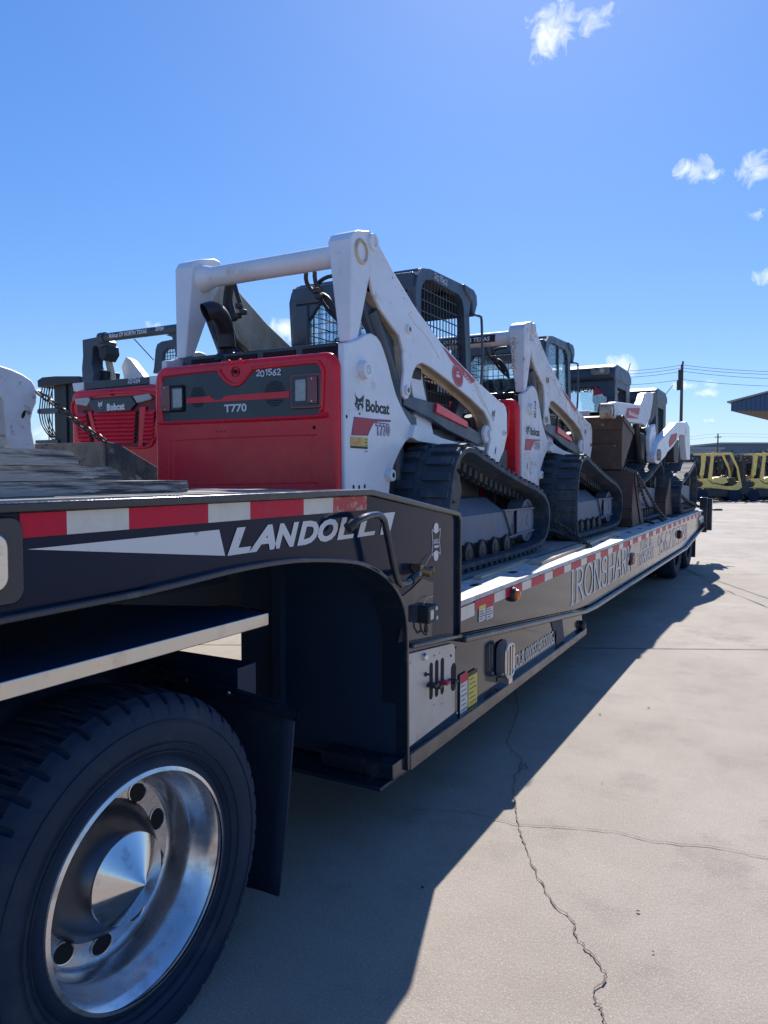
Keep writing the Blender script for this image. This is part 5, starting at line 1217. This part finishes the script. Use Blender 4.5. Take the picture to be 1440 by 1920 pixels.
bs4 = Thing('rusty_bucket', 'small rusty brown bucket cheek standing on the deck between the last two loaders', 'bucket', (-2.4, 11.6, .889), group='rusty buckets on the low deck')
bs4.part('bucket_shell', bucket_shell([(11.80, .895), (11.15, .895), (11.13, 1.1), (11.55, 1.44)], -3.3, -1.62), 'rust', .004)

# ================================================================== tie-down chains
def chain(label, pts, l=.045, r=.0055):
    l *= .72; r *= .72
    P = [Vector(p) for p in pts]
    single('chain', chain_mb(None, None, link_l=l, r=r, pts=P), 'chain', label, 'chain', tuple(P[-1]), group='tie-down chains on the trailer')
D = lambda x, y: at(x, y, 'Z', .90)
U = lambda x, y, X: at(x, y, 'X', X)
chain('upper chain of the double chain running down from the nearest loader to the deck edge', [U(1028, 968, -1.90), U(1060, 990, -1.78), D(1110, 1025)], .060, .0075)
chain('lower chain of the double chain running down from the nearest loader to the deck edge', [U(1028, 991, -1.86), U(1060, 1003, -1.75), D(1104, 1024)], .060, .0075)
chain('slack chain running from the front of the second loader down to the deck edge', [U(1170, 962, -1.95), D(1178, 968), D(1200, 974), D(1228, 982)], .075, .010)
chain('chain crossing the cheek of the rusty bucket down to the deck edge', [U(1168, 878, -1.66), U(1192, 886, -1.60), U(1210, 915, -1.58), U(1228, 948, -1.55), D(1249, 975)], .085, .010)
chain('chain lying lowest across the rusty bucket, ending at the deck edge', [U(1196, 900, -1.61), U(1208, 935, -1.60), D(1222, 962), D(1244, 977)], .085, .010)
chain('chain heaped along the deck between the rusty bucket and the rear bumper', [D(1240, 962), D(1262, 958), D(1280, 956), D(1290, 950)], .10, .012)
chain('chain hanging from the last loader down to the rear bumper', [U(1272, 925, -1.6), U(1290, 940, -1.55), U(1312, 951, -1.5)], .11, .013)
chain('chain draped low in front of the fourth loader', [U(1236, 928, -1.75), U(1256, 934, -1.7), U(1280, 948, -1.6), U(1300, 950, -1.55)], .10, .012)
cb_ = MB()
chain('rusty chain stretched from the white arm at the left edge to the grey bucket', [at(68, 733, 'Y', 3.95), at(110, 763, 'Y', 4.1), at(160, 803, 'Y', 4.25), at(205, 832, 'Y', 4.32)], .11, .014)

# ================================================================== second trailer with the red-tailed loader and the grey bucket
F = Thing('flatbed_trailer', 'dark flatbed trailer standing beyond the lowboy, carrying the red loader', 'trailer', (-6.3, 4.5, 0))
F.part('deck', MB().box(-7.6, -5.14, 0, 12, .95, 1.05), 'deckwood'); F.part('side_rail', MB().box(-5.14, -5.1, 0, 12, .85, 1.06), 'blackrail')
F.part('frame', MB().box(-6.8, -6.6, 0, 12, .6, .95).box(-6.0, -5.8, 0, 12, .6, .95), 'void')
for yy in (9.6, 10.9):
    for xx in (-5.2, -7.1): F.part('wheel', tyre_mb((xx, yy, .49), .49, .28, 1, n=40), 'tyre')
YR = 5.45
def rp(x, y, Y=YR): p = at(x, y, 'Y', Y); return (p.x, p.z)
Rl = Thing('track_loader', 'loader with red louvred grille and black cross bar, beyond the nearest loader', 'track loader', (-6.2, 6.2, 1.05))
xl, xr = rp(134, 800)[0], rp(306, 800)[0]; ztop = rp(216, 726)[1]; zbot = 1.30
gate = Rl.part('tailgate', MB().prism('Y', rrect(xl, xr, zbot, ztop, .10, 6), YR, YR+.22), 'red', .04, seg=4)
gr_ = [rp(145, 748), rp(290, 738), rp(293, 800), rp(290, 825), rp(268, 839), rp(168, 832), rp(151, 826), rp(146, 800)]
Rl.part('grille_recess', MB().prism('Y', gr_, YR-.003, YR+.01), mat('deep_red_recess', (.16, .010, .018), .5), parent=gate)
rim_ = smooth_path([(a, YR-.004, b) for a, b in gr_], .04)
Rl.part('grille_rim', MB().tube(rim_, .016, 8, closed=True), 'red', parent=gate)
for k in range(8):
    yl = 775+k*7.6; sl_ = MB()
    for (xa, xb, lift) in ((178-k*.0+k*1.2, 258-k*.6, 0), (148+k*.6, 165+k*1.2, 2.5), (275-k*.6, 292-k*.3, -2)):
        a = rp(xa, yl+lift); b = rp(xb, yl+lift-(xb-xa)*.03)
        hz = .020
        sl_.add([(a[0], YR-.03, a[1]-hz), (b[0], YR-.03, b[1]-hz), (b[0], YR-.004, b[1]+hz), (a[0], YR-.004, a[1]+hz), (a[0], YR-.012, a[1]-hz-.006), (b[0], YR-.012, b[1]-hz-.006)], [(0, 1, 2, 3), (4, 5, 1, 0)])
    Rl.part('louvre', sl_, 'red', parent=gate)
for pts in ([(167, 772), (174, 771), (188, 828), (181, 829)], [(264, 764), (276, 762), (270, 836), (262, 837)]):
    Rl.part('grille_post', MB().prism('Y', [rp(*q) for q in pts], YR-.022, YR-.006), 'red', .004, parent=gate)
for k in range(8):
    for x0 in (160+k*1.7, 257-k*.2):
        hv = MB(); a = rp(x0, 775+k*7.4); b = rp(x0+6, 770+k*7.4); hv.box(a[0], b[0], YR-.0235, YR-.0225, a[1], b[1])
        Rl.part('grille_slot', hv, 'dot', parent=gate)
bp_ = Rl.part('badge_panel', MB().prism('Y', [rp(*q) for q in [(172, 751), (250, 744), (259, 757), (248, 770), (186, 774), (170, 760)]], YR-.03, YR), 'insert', .004, parent=gate)
a_, b_ = cat_mb((rp(188, 766)[0], YR-.032, rp(188, 767)[1]), Xp, Zp, .085)
Rl.part('cat_emblem', a_, 'whitedecal', parent=bp_, smooth=False); Rl.part('cat_emblem', b_, 'insert', parent=bp_, smooth=False)
a = rp(205, 769); b = rp(238, 754)
Rl.part('maker_lettering', text_mb('Bobcat', (a[0], YR-.032, a[1]-.01), Xp, Zp, (b[1]-a[1])*1.05, b[0]-a[0], bold=.06), 'whitedecal', parent=bp_, smooth=False)
for pts in ([(144, 748), (170, 745), (173, 751), (166, 762), (145, 758)], [(252, 743), (282, 738), (288, 745), (285, 750), (260, 756)]):
    Rl.part('tail_lamp', MB().prism('Y', [rp(*q) for q in pts], YR-.028, YR), 'clearlens', .006, parent=gate)
hx, hz = rp(211, 737)
Rl.part('latch', MB().lathe('Y', (hx, YR-.012, hz), [(0, .026), (.012, .024), (.014, 0)], 16), 'dot', parent=gate)
Rl.part('hood_band', MB().prism('Y', [rp(*q, YR+.1) for q in [(160, 716), (283, 707), (283, 720), (160, 731)]], YR+.08, YR+.3), 'insert', .005)
Rl.part('white_corner', MB().prism('Y', [rp(*q, YR+.1) for q in [(138, 719), (160, 717), (160, 732), (141, 734)]], YR+.08, YR+.6), 'white', .005)
Rl.part('white_corner', MB().prism('Y', [rp(*q, YR+.1) for q in [(283, 707), (300, 705), (300, 722), (283, 721)]], YR+.08, YR+.6), 'white', .005)
h0_ = rp(160, 716, YR+.1); h1_ = rp(297, 706, YR+.1)
Rl.part('hood', MB().prism('X', [(YR+.1, h0_[1]), (YR+.3, h0_[1]+.01), (YR+1.3, h0_[1]+.20), (YR+1.3, h0_[1]-.2), (YR+.1, h0_[1]-.2)], h0_[0], h1_[0]), 'greysteel', .01)
a = rp(240, 719, YR+.08)
Rl.part('marker_number', strokes_mb('201264', (a[0], YR+.078, a[1]), Xp, Zp, .05, .18, .008, jit=.1), 'chalk', smooth=False)
Rl.part('chassis', MB().box(xl+.1, xr-.1, YR+.2, YR+2.0, 1.2, 2.0), 'darkmetal')
trk = MB(); 
for sx, xa in ((0, xl-.18), (1, xr-.25)):
    prof = [(YR+.15+(a-3.955), b+.161) for a, b in TP]
    tr, add = track_parts(Rl, 0, prof, xa+.45, xa, [], (YR+1.8, 1.30, .16), (YR+.42, 1.55, .17))
YB = YR+.35
ca = rp(190, 634, YB); cb2 = rp(345, 616, YB)
Rl.part('cross_bar', MB().cyl((ca[0], YB, ca[1]), (cb2[0]+.1, YB, ca[1]+.0), .046, 20).cyl((ca[0]-.01, YB, ca[1]), (ca[0]+.07, YB, ca[1]), .06, 20), 'cab')
cbz = ca[1]
a = rp(205, 636, YB-.05); b = rp(275, 632, YB-.05)
Rl.part('dealer_lettering', text_mb('Bobcat OF NORTH TEXAS', (a[0], YB-.052, cbz-.022), Xp, Zp, .045, b[0]-a[0], bold=.02), 'whitedecal', smooth=False)
a = rp(292, 620, YB-.05)
Rl.part('marker_number', strokes_mb('201264', (a[0], YB-.054, cbz-.01), Xp, Zp, .035, .12, .006, jit=.1), 'chalk', smooth=False)
for pts, m, d0, d1 in [([(154, 637), (190, 630), (198, 640), (196, 648), (186, 652), (178, 647), (173, 652), (172, 682), (176, 700), (174, 714), (154, 716), (153, 690), (155, 668)], 'cab', 0, .16),
                       ([(180, 648), (196, 646), (198, 662), (190, 676), (183, 670)], 'hose', .02, .2), ([(170, 652), (180, 651), (192, 707), (185, 709), (178, 690)], 'cream', .16, .20),
                       ([(196, 662), (205, 668), (222, 690), (232, 703), (194, 711), (187, 680)], 'white', .3, .4), ([(172, 690), (186, 694), (184, 712), (168, 716)], 'hose', .1, .3),
                       ([(310, 628), (345, 618), (345, 672), (330, 670), (322, 632)], 'cab', 0, .16), ([(322, 632), (333, 634), (330, 668), (325, 668)], 'cream', .1, .14)]:
    Rl.part('arm_linkage', MB().prism('Y', [rp(*q, YB) for q in pts], YB+d0, YB+d1), m, .008)
cabr = Rl.part('cab', MB().prism('Y', [rp(*q, YR+1.35) for q in [(288, 690), (291, 655), (294, 645), (302, 640), (345, 632), (345, 650), (312, 654), (305, 662), (303, 684), (310, 686), (345, 680), (345, 696), (286, 700)]], YR+1.35, YR+1.42), 'cab', .01)
Rl.part('rear_glass', MB().prism('Y', [rp(*q, YR+1.38) for q in [(303, 685), (305, 662), (312, 654), (345, 650), (345, 682)]], YR+1.38, YR+1.385), 'glass', parent=cabr)
gg = MB()
for k in range(9): a = rp(304+k*5, 660, YR+1.37); gg.box(a[0]-.004, a[0]+.004, YR+1.37, YR+1.375, rp(300, 684, YR+1.37)[1], rp(300, 655, YR+1.37)[1])
for k in range(5): a = rp(304, 682-k*6.5, YR+1.37); b = rp(345, 682, YR+1.37); gg.box(a[0], b[0], YR+1.366, YR+1.37, a[1]-.004, a[1]+.004)
Rl.part('window_grate', gg, 'grate', parent=cabr)
Rl.part('aerial', MB().cyl(at(252, 636, 'Y', YB+.1), at(288, 675, 'Y', YB+.6), .006, 6), 'hose')

# black mast with hoses left of the red loader
YM = 7.4
mp_ = lambda x, y, Y=YM: (at(x, y, 'Y', Y).x, at(x, y, 'Y', Y).z)
Ms = Thing('fork_mast', 'black fork mast with bundled hoses, standing left of the red louvred grille', 'mast', (at(118, 830, 'Y', YM).x, YM, 1.05))
Ms.part('top_beam', MB().prism('Y', [mp_(*q) for q in [(75, 714), (84, 708), (108, 706), (155, 706), (156, 717), (128, 720), (76, 727)]], YM-.05, YM+.35), 'hose', .01)
for x0, x1 in ((100, 110), (112, 120), (122, 137)):
    a = mp_(x0, 840); b = mp_(x1, 718); Ms.part('mast_rail', MB().box(a[0], b[0], YM+(x0 % 3)*.03, YM+.15, a[1], b[1]), 'hose', .008)
a = mp_(118, 836); b = mp_(134, 720); Ms.part('mast_back', MB().box(a[0], b[0], YM+.16, YM+.2, a[1], b[1]), 'hose')
a = mp_(71, 776); b = mp_(108, 764); Ms.part('side_bracket', MB().box(a[0], b[0], YM, YM+.12, a[1], b[1]).box(mp_(66, 772)[0], a[0], YM+.03, YM+.06, mp_(66, 775)[1], mp_(66, 768)[1]), 'cab', .006)
a = mp_(66, 832); b = mp_(108, 824); Ms.part('foot_beam', MB().box(a[0], b[0], YM, YM+.12, a[1], b[1]), 'cab', .006)
hh = []
for k in range(5):
    pth = [(80+k*5, 722), (76+k*4.5, 750), (74+k*4.5, 775), (78+k*4.5, 795), (88+k*3.6, 812), (99+k*2.2, 824)]
    hh.append([(*[at(x, y, 'Y', YM+.02*k).x], YM+.02*k, at(x, y, 'Y', YM+.02*k).z) for x, y in pth])
for pth in hh: Ms.part('hose', MB().tube([tuple(p) for p in smooth_path(pth, .06, closed=False)], .009, 6), 'hose')
for xx in (92, 98): Ms.part('hose', MB().cyl(at(xx, 722, 'Y', YM+.05), at(xx, 825, 'Y', YM+.05), .008, 6), 'hose')

# loader at the left edge: only its arm, bucket and a sliver of cab are in the photograph
LL = Thing('track_loader', 'white lift arm of a loader at the left edge, with a scuffed grey bucket', 'track loader', (-5.6, 3.2, 1.05))
XA = -5.45
la_ = [(-420, 640), (-200, 640), (-40, 670), (0, 685), (22, 692), (42, 701), (60, 713), (67, 725), (70, 740), (69, 755), (62, 772), (59, 787), (60.5, 808), (68, 846), (26, 843), (17, 834), (12.5, 808), (9, 775), (8.5, 755), (5, 746), (-3, 741), (-40, 735), (-200, 720), (-420, 720)]
arml = LL.part('lift_arm', MB().prism('X', [aX(*q, XA) for q in la_], XA, XA-.12), 'white_worn', .012)
p = at(44, 777, 'X', XA)
LL.part('slot_hole', MB().poly([(XA+.002, p.y+.016*math.cos(a)+.012*math.sin(a), p.z+.034*math.sin(a)) for a in [2*PI*i/14 for i in range(14)]]), 'dot', parent=arml, smooth=False)
LL.part('arm_link', MB().prism('X', [aX(*q, XA-.14) for q in [(-30, 740), (0, 768), (8, 775), (17, 835), (-30, 840)]], XA-.14, XA-.2), 'cream', .008)
LL.part('cab', MB().prism('X', [aX(*q, XA-.1) for q in [(-420, 640), (-20, 644), (-4, 648), (2, 662), (4, 668), (-2, 682), (-12, 800), (-420, 800)]], XA-.25, XA-1.25), 'cab', .01)
LL.part('body', MB().box(-6.75, -5.65, .8, 2.9, 1.35, 2.2), 'white_worn', .03)
for xx in (-5.5, -6.95): LL.part('track', MB().prism('X', [(.6, 1.07), (3.0, 1.07), (3.25, 1.25), (3.1, 1.5), (1.2, 1.75), (.6, 1.6), (.45, 1.3)], xx, xx+.35), 'rubber', .04)
YK = 4.35
b0 = at(62, 832, 'Y', YK); b1 = at(198, 829, 'Y', YK)
zt_ = b1.z
kb = [(YK, zt_), (YK-.02, 1.30), (YK+.05, 1.06), (YK+.95, 1.06)]
LL.part('bucket', bucket_shell([(YK+.95, 1.07), (YK+.05, 1.07), (YK-.02, 1.30), (YK, zt_)], b0.x, b1.x), 'greysteel', .004)
q1 = at(292, 897, 'X', b1.x)
LL.part('bucket_cheek', MB().prism('X', [(YK, zt_+.004), (YK+.12, zt_-.01), (YK+.95, 1.38), (YK+1.05, 1.07), (YK, 1.07)], b1.x, b1.x+.02), mat('blackened_bucket_cheek', (.10, .095, .085), .6, col2=(.03, .04, .055), nscale=6, lo=.42, hi=.55, dust=(.26, .22, .18), dustlo=.58, dusthi=.66, dscale=8), .003)

# ================================================================== yard behind: forklifts, poles, canopy, warehouse
def fk(cx, cy): return ((cx/8.47-35)/34, (120-cy/8.47)/34)
def forklift(org, m, label, group, detail=True, seed=0, rot=YAW, cat='forklift'):
    r = random.Random(seed); t = Thing('forklift', label, cat, (0, 0, 0), org, rot, group); W = 1.12
    def pr(pts, y0, y1): return MB().prism('Y', [fk(*q) for q in pts], y0, y1)
    body = pr([(310, 800), (400, 780), (418, 740), (400, 710), (340, 690), (320, 665), (490, 650), (545, 655), (570, 700), (620, 745), (700, 770), (800, 775), (880, 770), (960, 725), (975, 690), (1005, 690), (1028, 790), (970, 835), (860, 838), (520, 800)], 0, .05)
    body.prism('Y', [fk(*q) for q in [(490, 650), (545, 655), (570, 700), (700, 770), (960, 740), (960, 800), (500, 790)]], W-.05, W)
    b = t.part('body', body, m, .01)
    t.part('seat_deck', pr([(555, 665), (600, 640), (740, 625), (780, 650), (825, 715), (740, 745), (640, 740), (590, 715)], .12, W-.12), m, .03)
    g = pr([(500, 655), (485, 640), (530, 250), (575, 250), (560, 420), (545, 660)], 0, .07)
    g.prism('Y', [fk(*q) for q in [(530, 275), (560, 245), (850, 240), (880, 300), (840, 300), (820, 275), (600, 285)]], 0, .07)
    g.prism('Y', [fk(*q) for q in [(850, 240), (960, 480), (1010, 700), (970, 700), (940, 500), (835, 290)]], 0, .07)
    n = len(g.v); 
    for k in range(0, n): g.v.append(Vector((g.v[k].x, W-g.v[k].y, g.v[k].z)))
    g.f += [tuple(i+n for i in f[::-1]) for f in list(g.f)]
    for k in range(7): x = fk(560+k*45, 0)[0]; g.box(x, x+.04, 0, W, fk(0, 262)[1], fk(0, 245)[1])
    t.part('overhead_guard', g, m, .008)
    t.part('rear_post', pr([(375, 265), (450, 290), (420, 600), (355, 605), (380, 450)], .05, .14).prism('Y', [fk(*q) for q in [(370, 255), (500, 255), (500, 285), (372, 280)]], .02, W), m, .006)
    t.part('counterweight', MB().box(-.45, .35, .05, W-.05, .35, 1.1).box(.0, 2.5, .1, W-.1, .22, .7).box(1.9, 2.35, .3, W-.3, .7, 1.3), 'darkmetal', .05)
    t.part('seat', MB().box(.85, 1.3, .3, .8, 1.1, 1.25).prism('Y', [(.70, 1.2), (.85, 1.2), (.80, 1.85), (.68, 1.85)], .3, .8), 'inside', .04)
    t.part('steering_column', MB().cyl((1.85, W/2, 1.1), (1.55, W/2, 1.75), .03, 8).cyl((1.53, W/2, 1.72), (1.57, W/2, 1.80), .17, 16), 'inside')
    mt = MB()
    for yy in (.2, W-.28): mt.box(2.62, 2.74, yy, yy+.08, .1, 2.45+r.uniform(-.1, .1)); mt.box(2.76, 2.86, yy+.09, yy+.15, .1, 2.3)
    mt.box(2.60, 2.86, .2, W-.2, 2.15, 2.25).box(2.8, 2.92, .05, W-.05, .3, .8).box(2.66, 2.72, .45, .6, .3, 2.3)
    t.part('mast', mt, 'darkmetal', .006)
    for x in (.35, 2.15):
        rr = .33 if x < 1 else .38
        for yy in (0, W-.2): t.part('wheel', MB().lathe('Y', (x, yy, rr), [(0, 0), (0, rr*.5), (.02, rr*.55), (0, rr*.9), (.03, rr), (.19, rr), (.2, rr*.9), (.2, 0)], 24), 'tyre')
    if detail:
        t.part('hose_clamp', MB().tube([(.62, .02, 1.2), (.9, -.02, 1.0), (1.6, -.02, .9)], .02, 6), 'hose')
        t.part('gas_tank', MB().cyl((.1, .3, 1.28), (.1, .85, 1.28), .16, 14), 'greysteel')
    return t
fb = G(1305, 940); fb = Vector((fb.x, fb.y, 0)); RX = Vector((math.cos(YAW), math.sin(YAW), 0)); RD = Vector((-math.sin(YAW), math.cos(YAW), 0))
forklift(fb, 'yellow', 'yellow forklift seen side on just right of the trailer end', 'yellow forklifts in the front row')
forklift(fb+RX*2.86, 'yellow', 'yellow forklift cut by the right edge of the photo', 'yellow forklifts in the front row', seed=1)
rr_ = random.Random(4); fn = 0
M['dullyellow'] = mat('dull_yellow_paint', (.30, .24, .09), .6, col2=(.12, .10, .06), nscale=4)
M['bluegrey'] = mat('blue_grey_paint', (.05, .06, .08), .5, col2=(.15, .15, .15), nscale=5)
M['dullred'] = mat('dull_red_paint', (.22, .05, .04), .6)
for row in range(5):
    for k in range(4):
        pos = fb+RD*(2.4+row*2.1)+RX*(-2.6+k*2.7+rr_.uniform(-.5, .5)+row*.45)
        m = ['bluegrey', 'darkmetal', 'bluegrey', 'dullyellow', 'darkmetal', 'bluegrey', 'dullred', 'darkmetal', 'bluegrey'][fn % 9]
        t = forklift(pos, m, 'dark forklift parked among the packed rows behind the yellow ones', 'forklifts packed behind the front row', detail=True, seed=5+fn); fn += 1
# small far foliage, warehouse and its lower pale wing
def far(x, dist): d = FW.copy(); v = (FW+RT*((x-720)/FPX)); v.z = 0; return Vector((0, 0, 0))+v*dist
def slab(x0, x1, dist, h, m, name, label, cat, ribs=0):
    a = far(x0, dist); b = far(x1, dist); d = (b-a).normalized(); n = Vector((-d.y, d.x, 0))*20; mb = MB()
    mb.add([a, b, b+n, a+n]+[p+Vector((0, 0, h)) for p in (a, b, b+n, a+n)], [(0, 3, 2, 1), (4, 5, 6, 7), (0, 1, 5, 4), (1, 2, 6, 5), (2, 3, 7, 6), (3, 0, 4, 7)])
    t = Thing(name, label, cat, tuple((a+b)/2)); w = t.part('wall', mb, m, smooth=False)
    rf_ = MB(); e = d*.5; up1 = Vector((0, 0, h)); up2 = Vector((0, 0, h+.35))
    q = [a-e-n*.03, b+e-n*.03, b+e+n*1.03, a-e+n*1.03]
    rf_.add([p+up1 for p in q]+[p+up2 for p in q], [(0, 3, 2, 1), (4, 5, 6, 7), (0, 1, 5, 4), (1, 2, 6, 5), (2, 3, 7, 6), (3, 0, 4, 7)])
    t.part('roof', rf_, 'farpale', smooth=False)
    if ribs:
        for k in range(ribs):
            c = a+d*((k+.5)*(b-a).length/ribs)-n.normalized()*.05
            t.part('window', MB().add([c-d*1.6+Vector((0, 0, h*.55)), c+d*1.6+Vector((0, 0, h*.55)), c+d*1.6+Vector((0, 0, h*.70)), c-d*1.6+Vector((0, 0, h*.70))], [(0, 1, 2, 3)]), 'farpale' if k % 2 else 'bluemetal', smooth=False)
    return t
slab(1180, 1349, 150, 6.5, 'farpale', 'warehouse', 'pale grey low warehouse in the distance right of the trailer end', 'building', 4)
slab(1350, 1700, 160, 7.9, 'farwall', 'warehouse', 'long blue-grey warehouse on the horizon behind the forklifts', 'building', 8)
def bush(x, dist, w, h, seed, label):
    r = random.Random(seed); c = far(x, dist); m = MB()
    for k in range(420):
        a = r.uniform(0, 2*PI); rad = r.uniform(0, 1)**.5*w/2; z = r.uniform(.1, 1)*h*(1-.6*(rad/(w/2))**2)+r.uniform(-.2, .2)
        p = c+Vector((rad*math.cos(a), rad*math.sin(a)*.6, max(.05, z))); s = r.uniform(.12, .35); u = Vector((r.uniform(-1, 1), r.uniform(-1, 1), r.uniform(-1, 1))).normalized(); v = u.orthogonal().normalized()
        m.poly([p+u*s, p+v*s*.6, p-u*s, p-v*s*.6])
    t = Thing('tree', label, 'tree', tuple(c)); t.part('crown', m, 'leaf', smooth=False); t.part('trunk', MB().cyl(c, c+Vector((0, 0, h*.6)), .15, 8, r1=.06), 'pole')
bush(1366, 130, 9, 5.8, 3, 'green bushy tree before the far warehouse, beside the small utility pole')
bush(1422, 120, 8, 5.6, 4, 'green bushy tree before the far warehouse, near the right edge')
# utility poles and wires
def upole(x, ytop, dist, r, label, arm, group=None):
    b = far(x, dist); h = 1.5+(889-ytop)/1400*dist
    t = Thing('utility_pole', label, 'utility pole', tuple(b), group=group)
    t.part('pole', MB().cyl(b, b+Vector((0, 0, h)), r*1.15, 12, r1=r*.8), 'pole')
    if arm: t.part('crossarm', MB().cyl(b+Vector((0, 0, h*.93))-RX*arm/2, b+Vector((0, 0, h*.93))+RX*arm/2, .07, 8), 'pole')
    return t, b, h
t, b1_, h1_ = upole(1273.5, 686, 78, .17, 'tall brown utility pole rising behind the fourth loader', 0, 'utility poles')
t.part('transformer_bracket', MB().box(b1_.x-.35, b1_.x+.1, b1_.y-.2, b1_.y+.2, h1_-1.7, h1_-.5).cyl(b1_+Vector((-.3, 0, h1_-2.6)), b1_+Vector((-.3, 0, h1_-1.6)), .2, 12), 'darkmetal', .03)
t.part('insulator', MB().cyl(b1_+Vector((.05, 0, h1_)), b1_+Vector((.08, 0, h1_+.35)), .09, 8).cyl(b1_+Vector((0, 0, h1_)), b1_+Vector((.16, 0, h1_+.2)), .06, 8), 'darkmetal')
for k, (yl, yp, yr) in enumerate([(696, 686.5, 694), (702, 692, 699), (708, 698, 708), (721, 713, 721)]):
    mid = b1_+Vector((0, 0, 1.5+(889-yp)/1400*78)); mid.z = 1.5+(889-yp)/1400*78
    pl = far(1100, 82); pl.z = 1.5+(889-yl)/1400*82; pr_ = far(1560, 74); pr_.z = 1.5+(889-yr-4)/1400*74
    pts = []
    for a, b, n_ in ((pl, mid, 14), (mid, pr_, 20)):
        for i in range(n_+(1 if b is pr_ else 0)): s_ = i/n_; q = a.lerp(b, s_); q.z -= .9*4*s_*(1-s_)*.35; pts.append(q)
    single('power_line', MB().tube(pts, .022, 5), 'wire', ['topmost power line at the tall pole', 'second power line from the top at the tall pole', 'third power line from the top at the tall pole', 'lowest power line at the tall pole'][k], 'power line', tuple(mid), group='power lines')
t, b2_, h2_ = upole(1343, 813.5, 125, .13, 'small far utility pole with a crossarm above the forklifts', 1.1, 'utility poles')
for k in range(2):
    z = h2_*.93+.1+k*.5; a = far(1100, 128); a.z = z-1.6; c = far(1600, 122); c.z = z+.1; mid = b2_.copy(); mid.z = z
    single('power_line', MB().tube([a, a.lerp(mid, .5)-Vector((0, 0, .3)), mid, mid.lerp(c, .5)-Vector((0, 0, .3)), c], .018, 4), 'wire', ['lower', 'upper'][k]+' power line at the small far pole', 'power line', tuple(mid), group='power lines')
# canopy at the right edge
dc = 60; ca_ = far(1366, dc); zb_ = 1.5+(889-771.5)/1400*dc; ze = 1.5+(889-757)/1400*dc; rise = .52
Cn = Thing('canopy', 'blue ribbed metal canopy roof jutting in from the right edge', 'canopy', (ca_.x+14*RX.x, ca_.y+14*RX.y, 0))
cdir = Matrix.Rotation(R(-14), 3, 'Z') @ far(1366, 1)
def C3d(u, w, z): return ca_+RX*u+cdir*w+Vector((0, 0, z))
fas = MB(); U1 = 26
cz = lambda u: ze+u*.265 if u < 13 else ze+(26-u)*.265
fas.add([C3d(0, 0, zb_), C3d(U1, 0, zb_), C3d(U1, 0, cz(U1)), C3d(13, 0, cz(13)), C3d(0, 0, cz(0))], [(0, 1, 2, 3, 4)])
fas.add([C3d(0, 0, zb_), C3d(0, 0, cz(0)), C3d(0, 25, cz(0)), C3d(0, 25, zb_)], [(0, 1, 2, 3)])
for k in range(70):
    u = .15+k*.37; fas.add([C3d(u, -.04, zb_), C3d(u+.12, -.04, zb_), C3d(u+.12, -.04, cz(u)), C3d(u, -.04, cz(u)), C3d(u+.16, 0, zb_), C3d(u+.16, 0, cz(u))], [(0, 1, 2, 3), (1, 4, 5, 2)])
Cn.part('fascia', fas, 'bluemetal', smooth=False)
rf2 = MB(); 
for (ua, ub) in ((-.25, 13), (26.25, 13)):
    za, zb2 = cz(max(0, min(26, ua))), cz(13)
    rf2.add([C3d(ua, -.3, za), C3d(ub, -.3, zb2), C3d(ub, 25, zb2), C3d(ua, 25, za), C3d(ua, -.3, za+.12), C3d(ub, -.3, zb2+.12), C3d(ub, 25, zb2+.12), C3d(ua, 25, za+.12)], [(0, 1, 2, 3), (4, 7, 6, 5), (0, 4, 5, 1), (0, 3, 7, 4)])
Cn.part('roof', rf2, 'farpale', smooth=False)
Cn.part('soffit', MB().add([C3d(0, 0, zb_+.02), C3d(U1, 0, zb_+.02), C3d(U1, 25, zb_+.02), C3d(0, 25, zb_+.02)], [(0, 3, 2, 1)]), 'pole', smooth=False)
for u in (14, 22):
    for w_ in (3, 22): c = C3d(u, w_, 0); Cn.part('post', MB().box(c.x-.15, c.x+.15, c.y-.15, c.y+.15, 0, zb_), 'bluemetal')
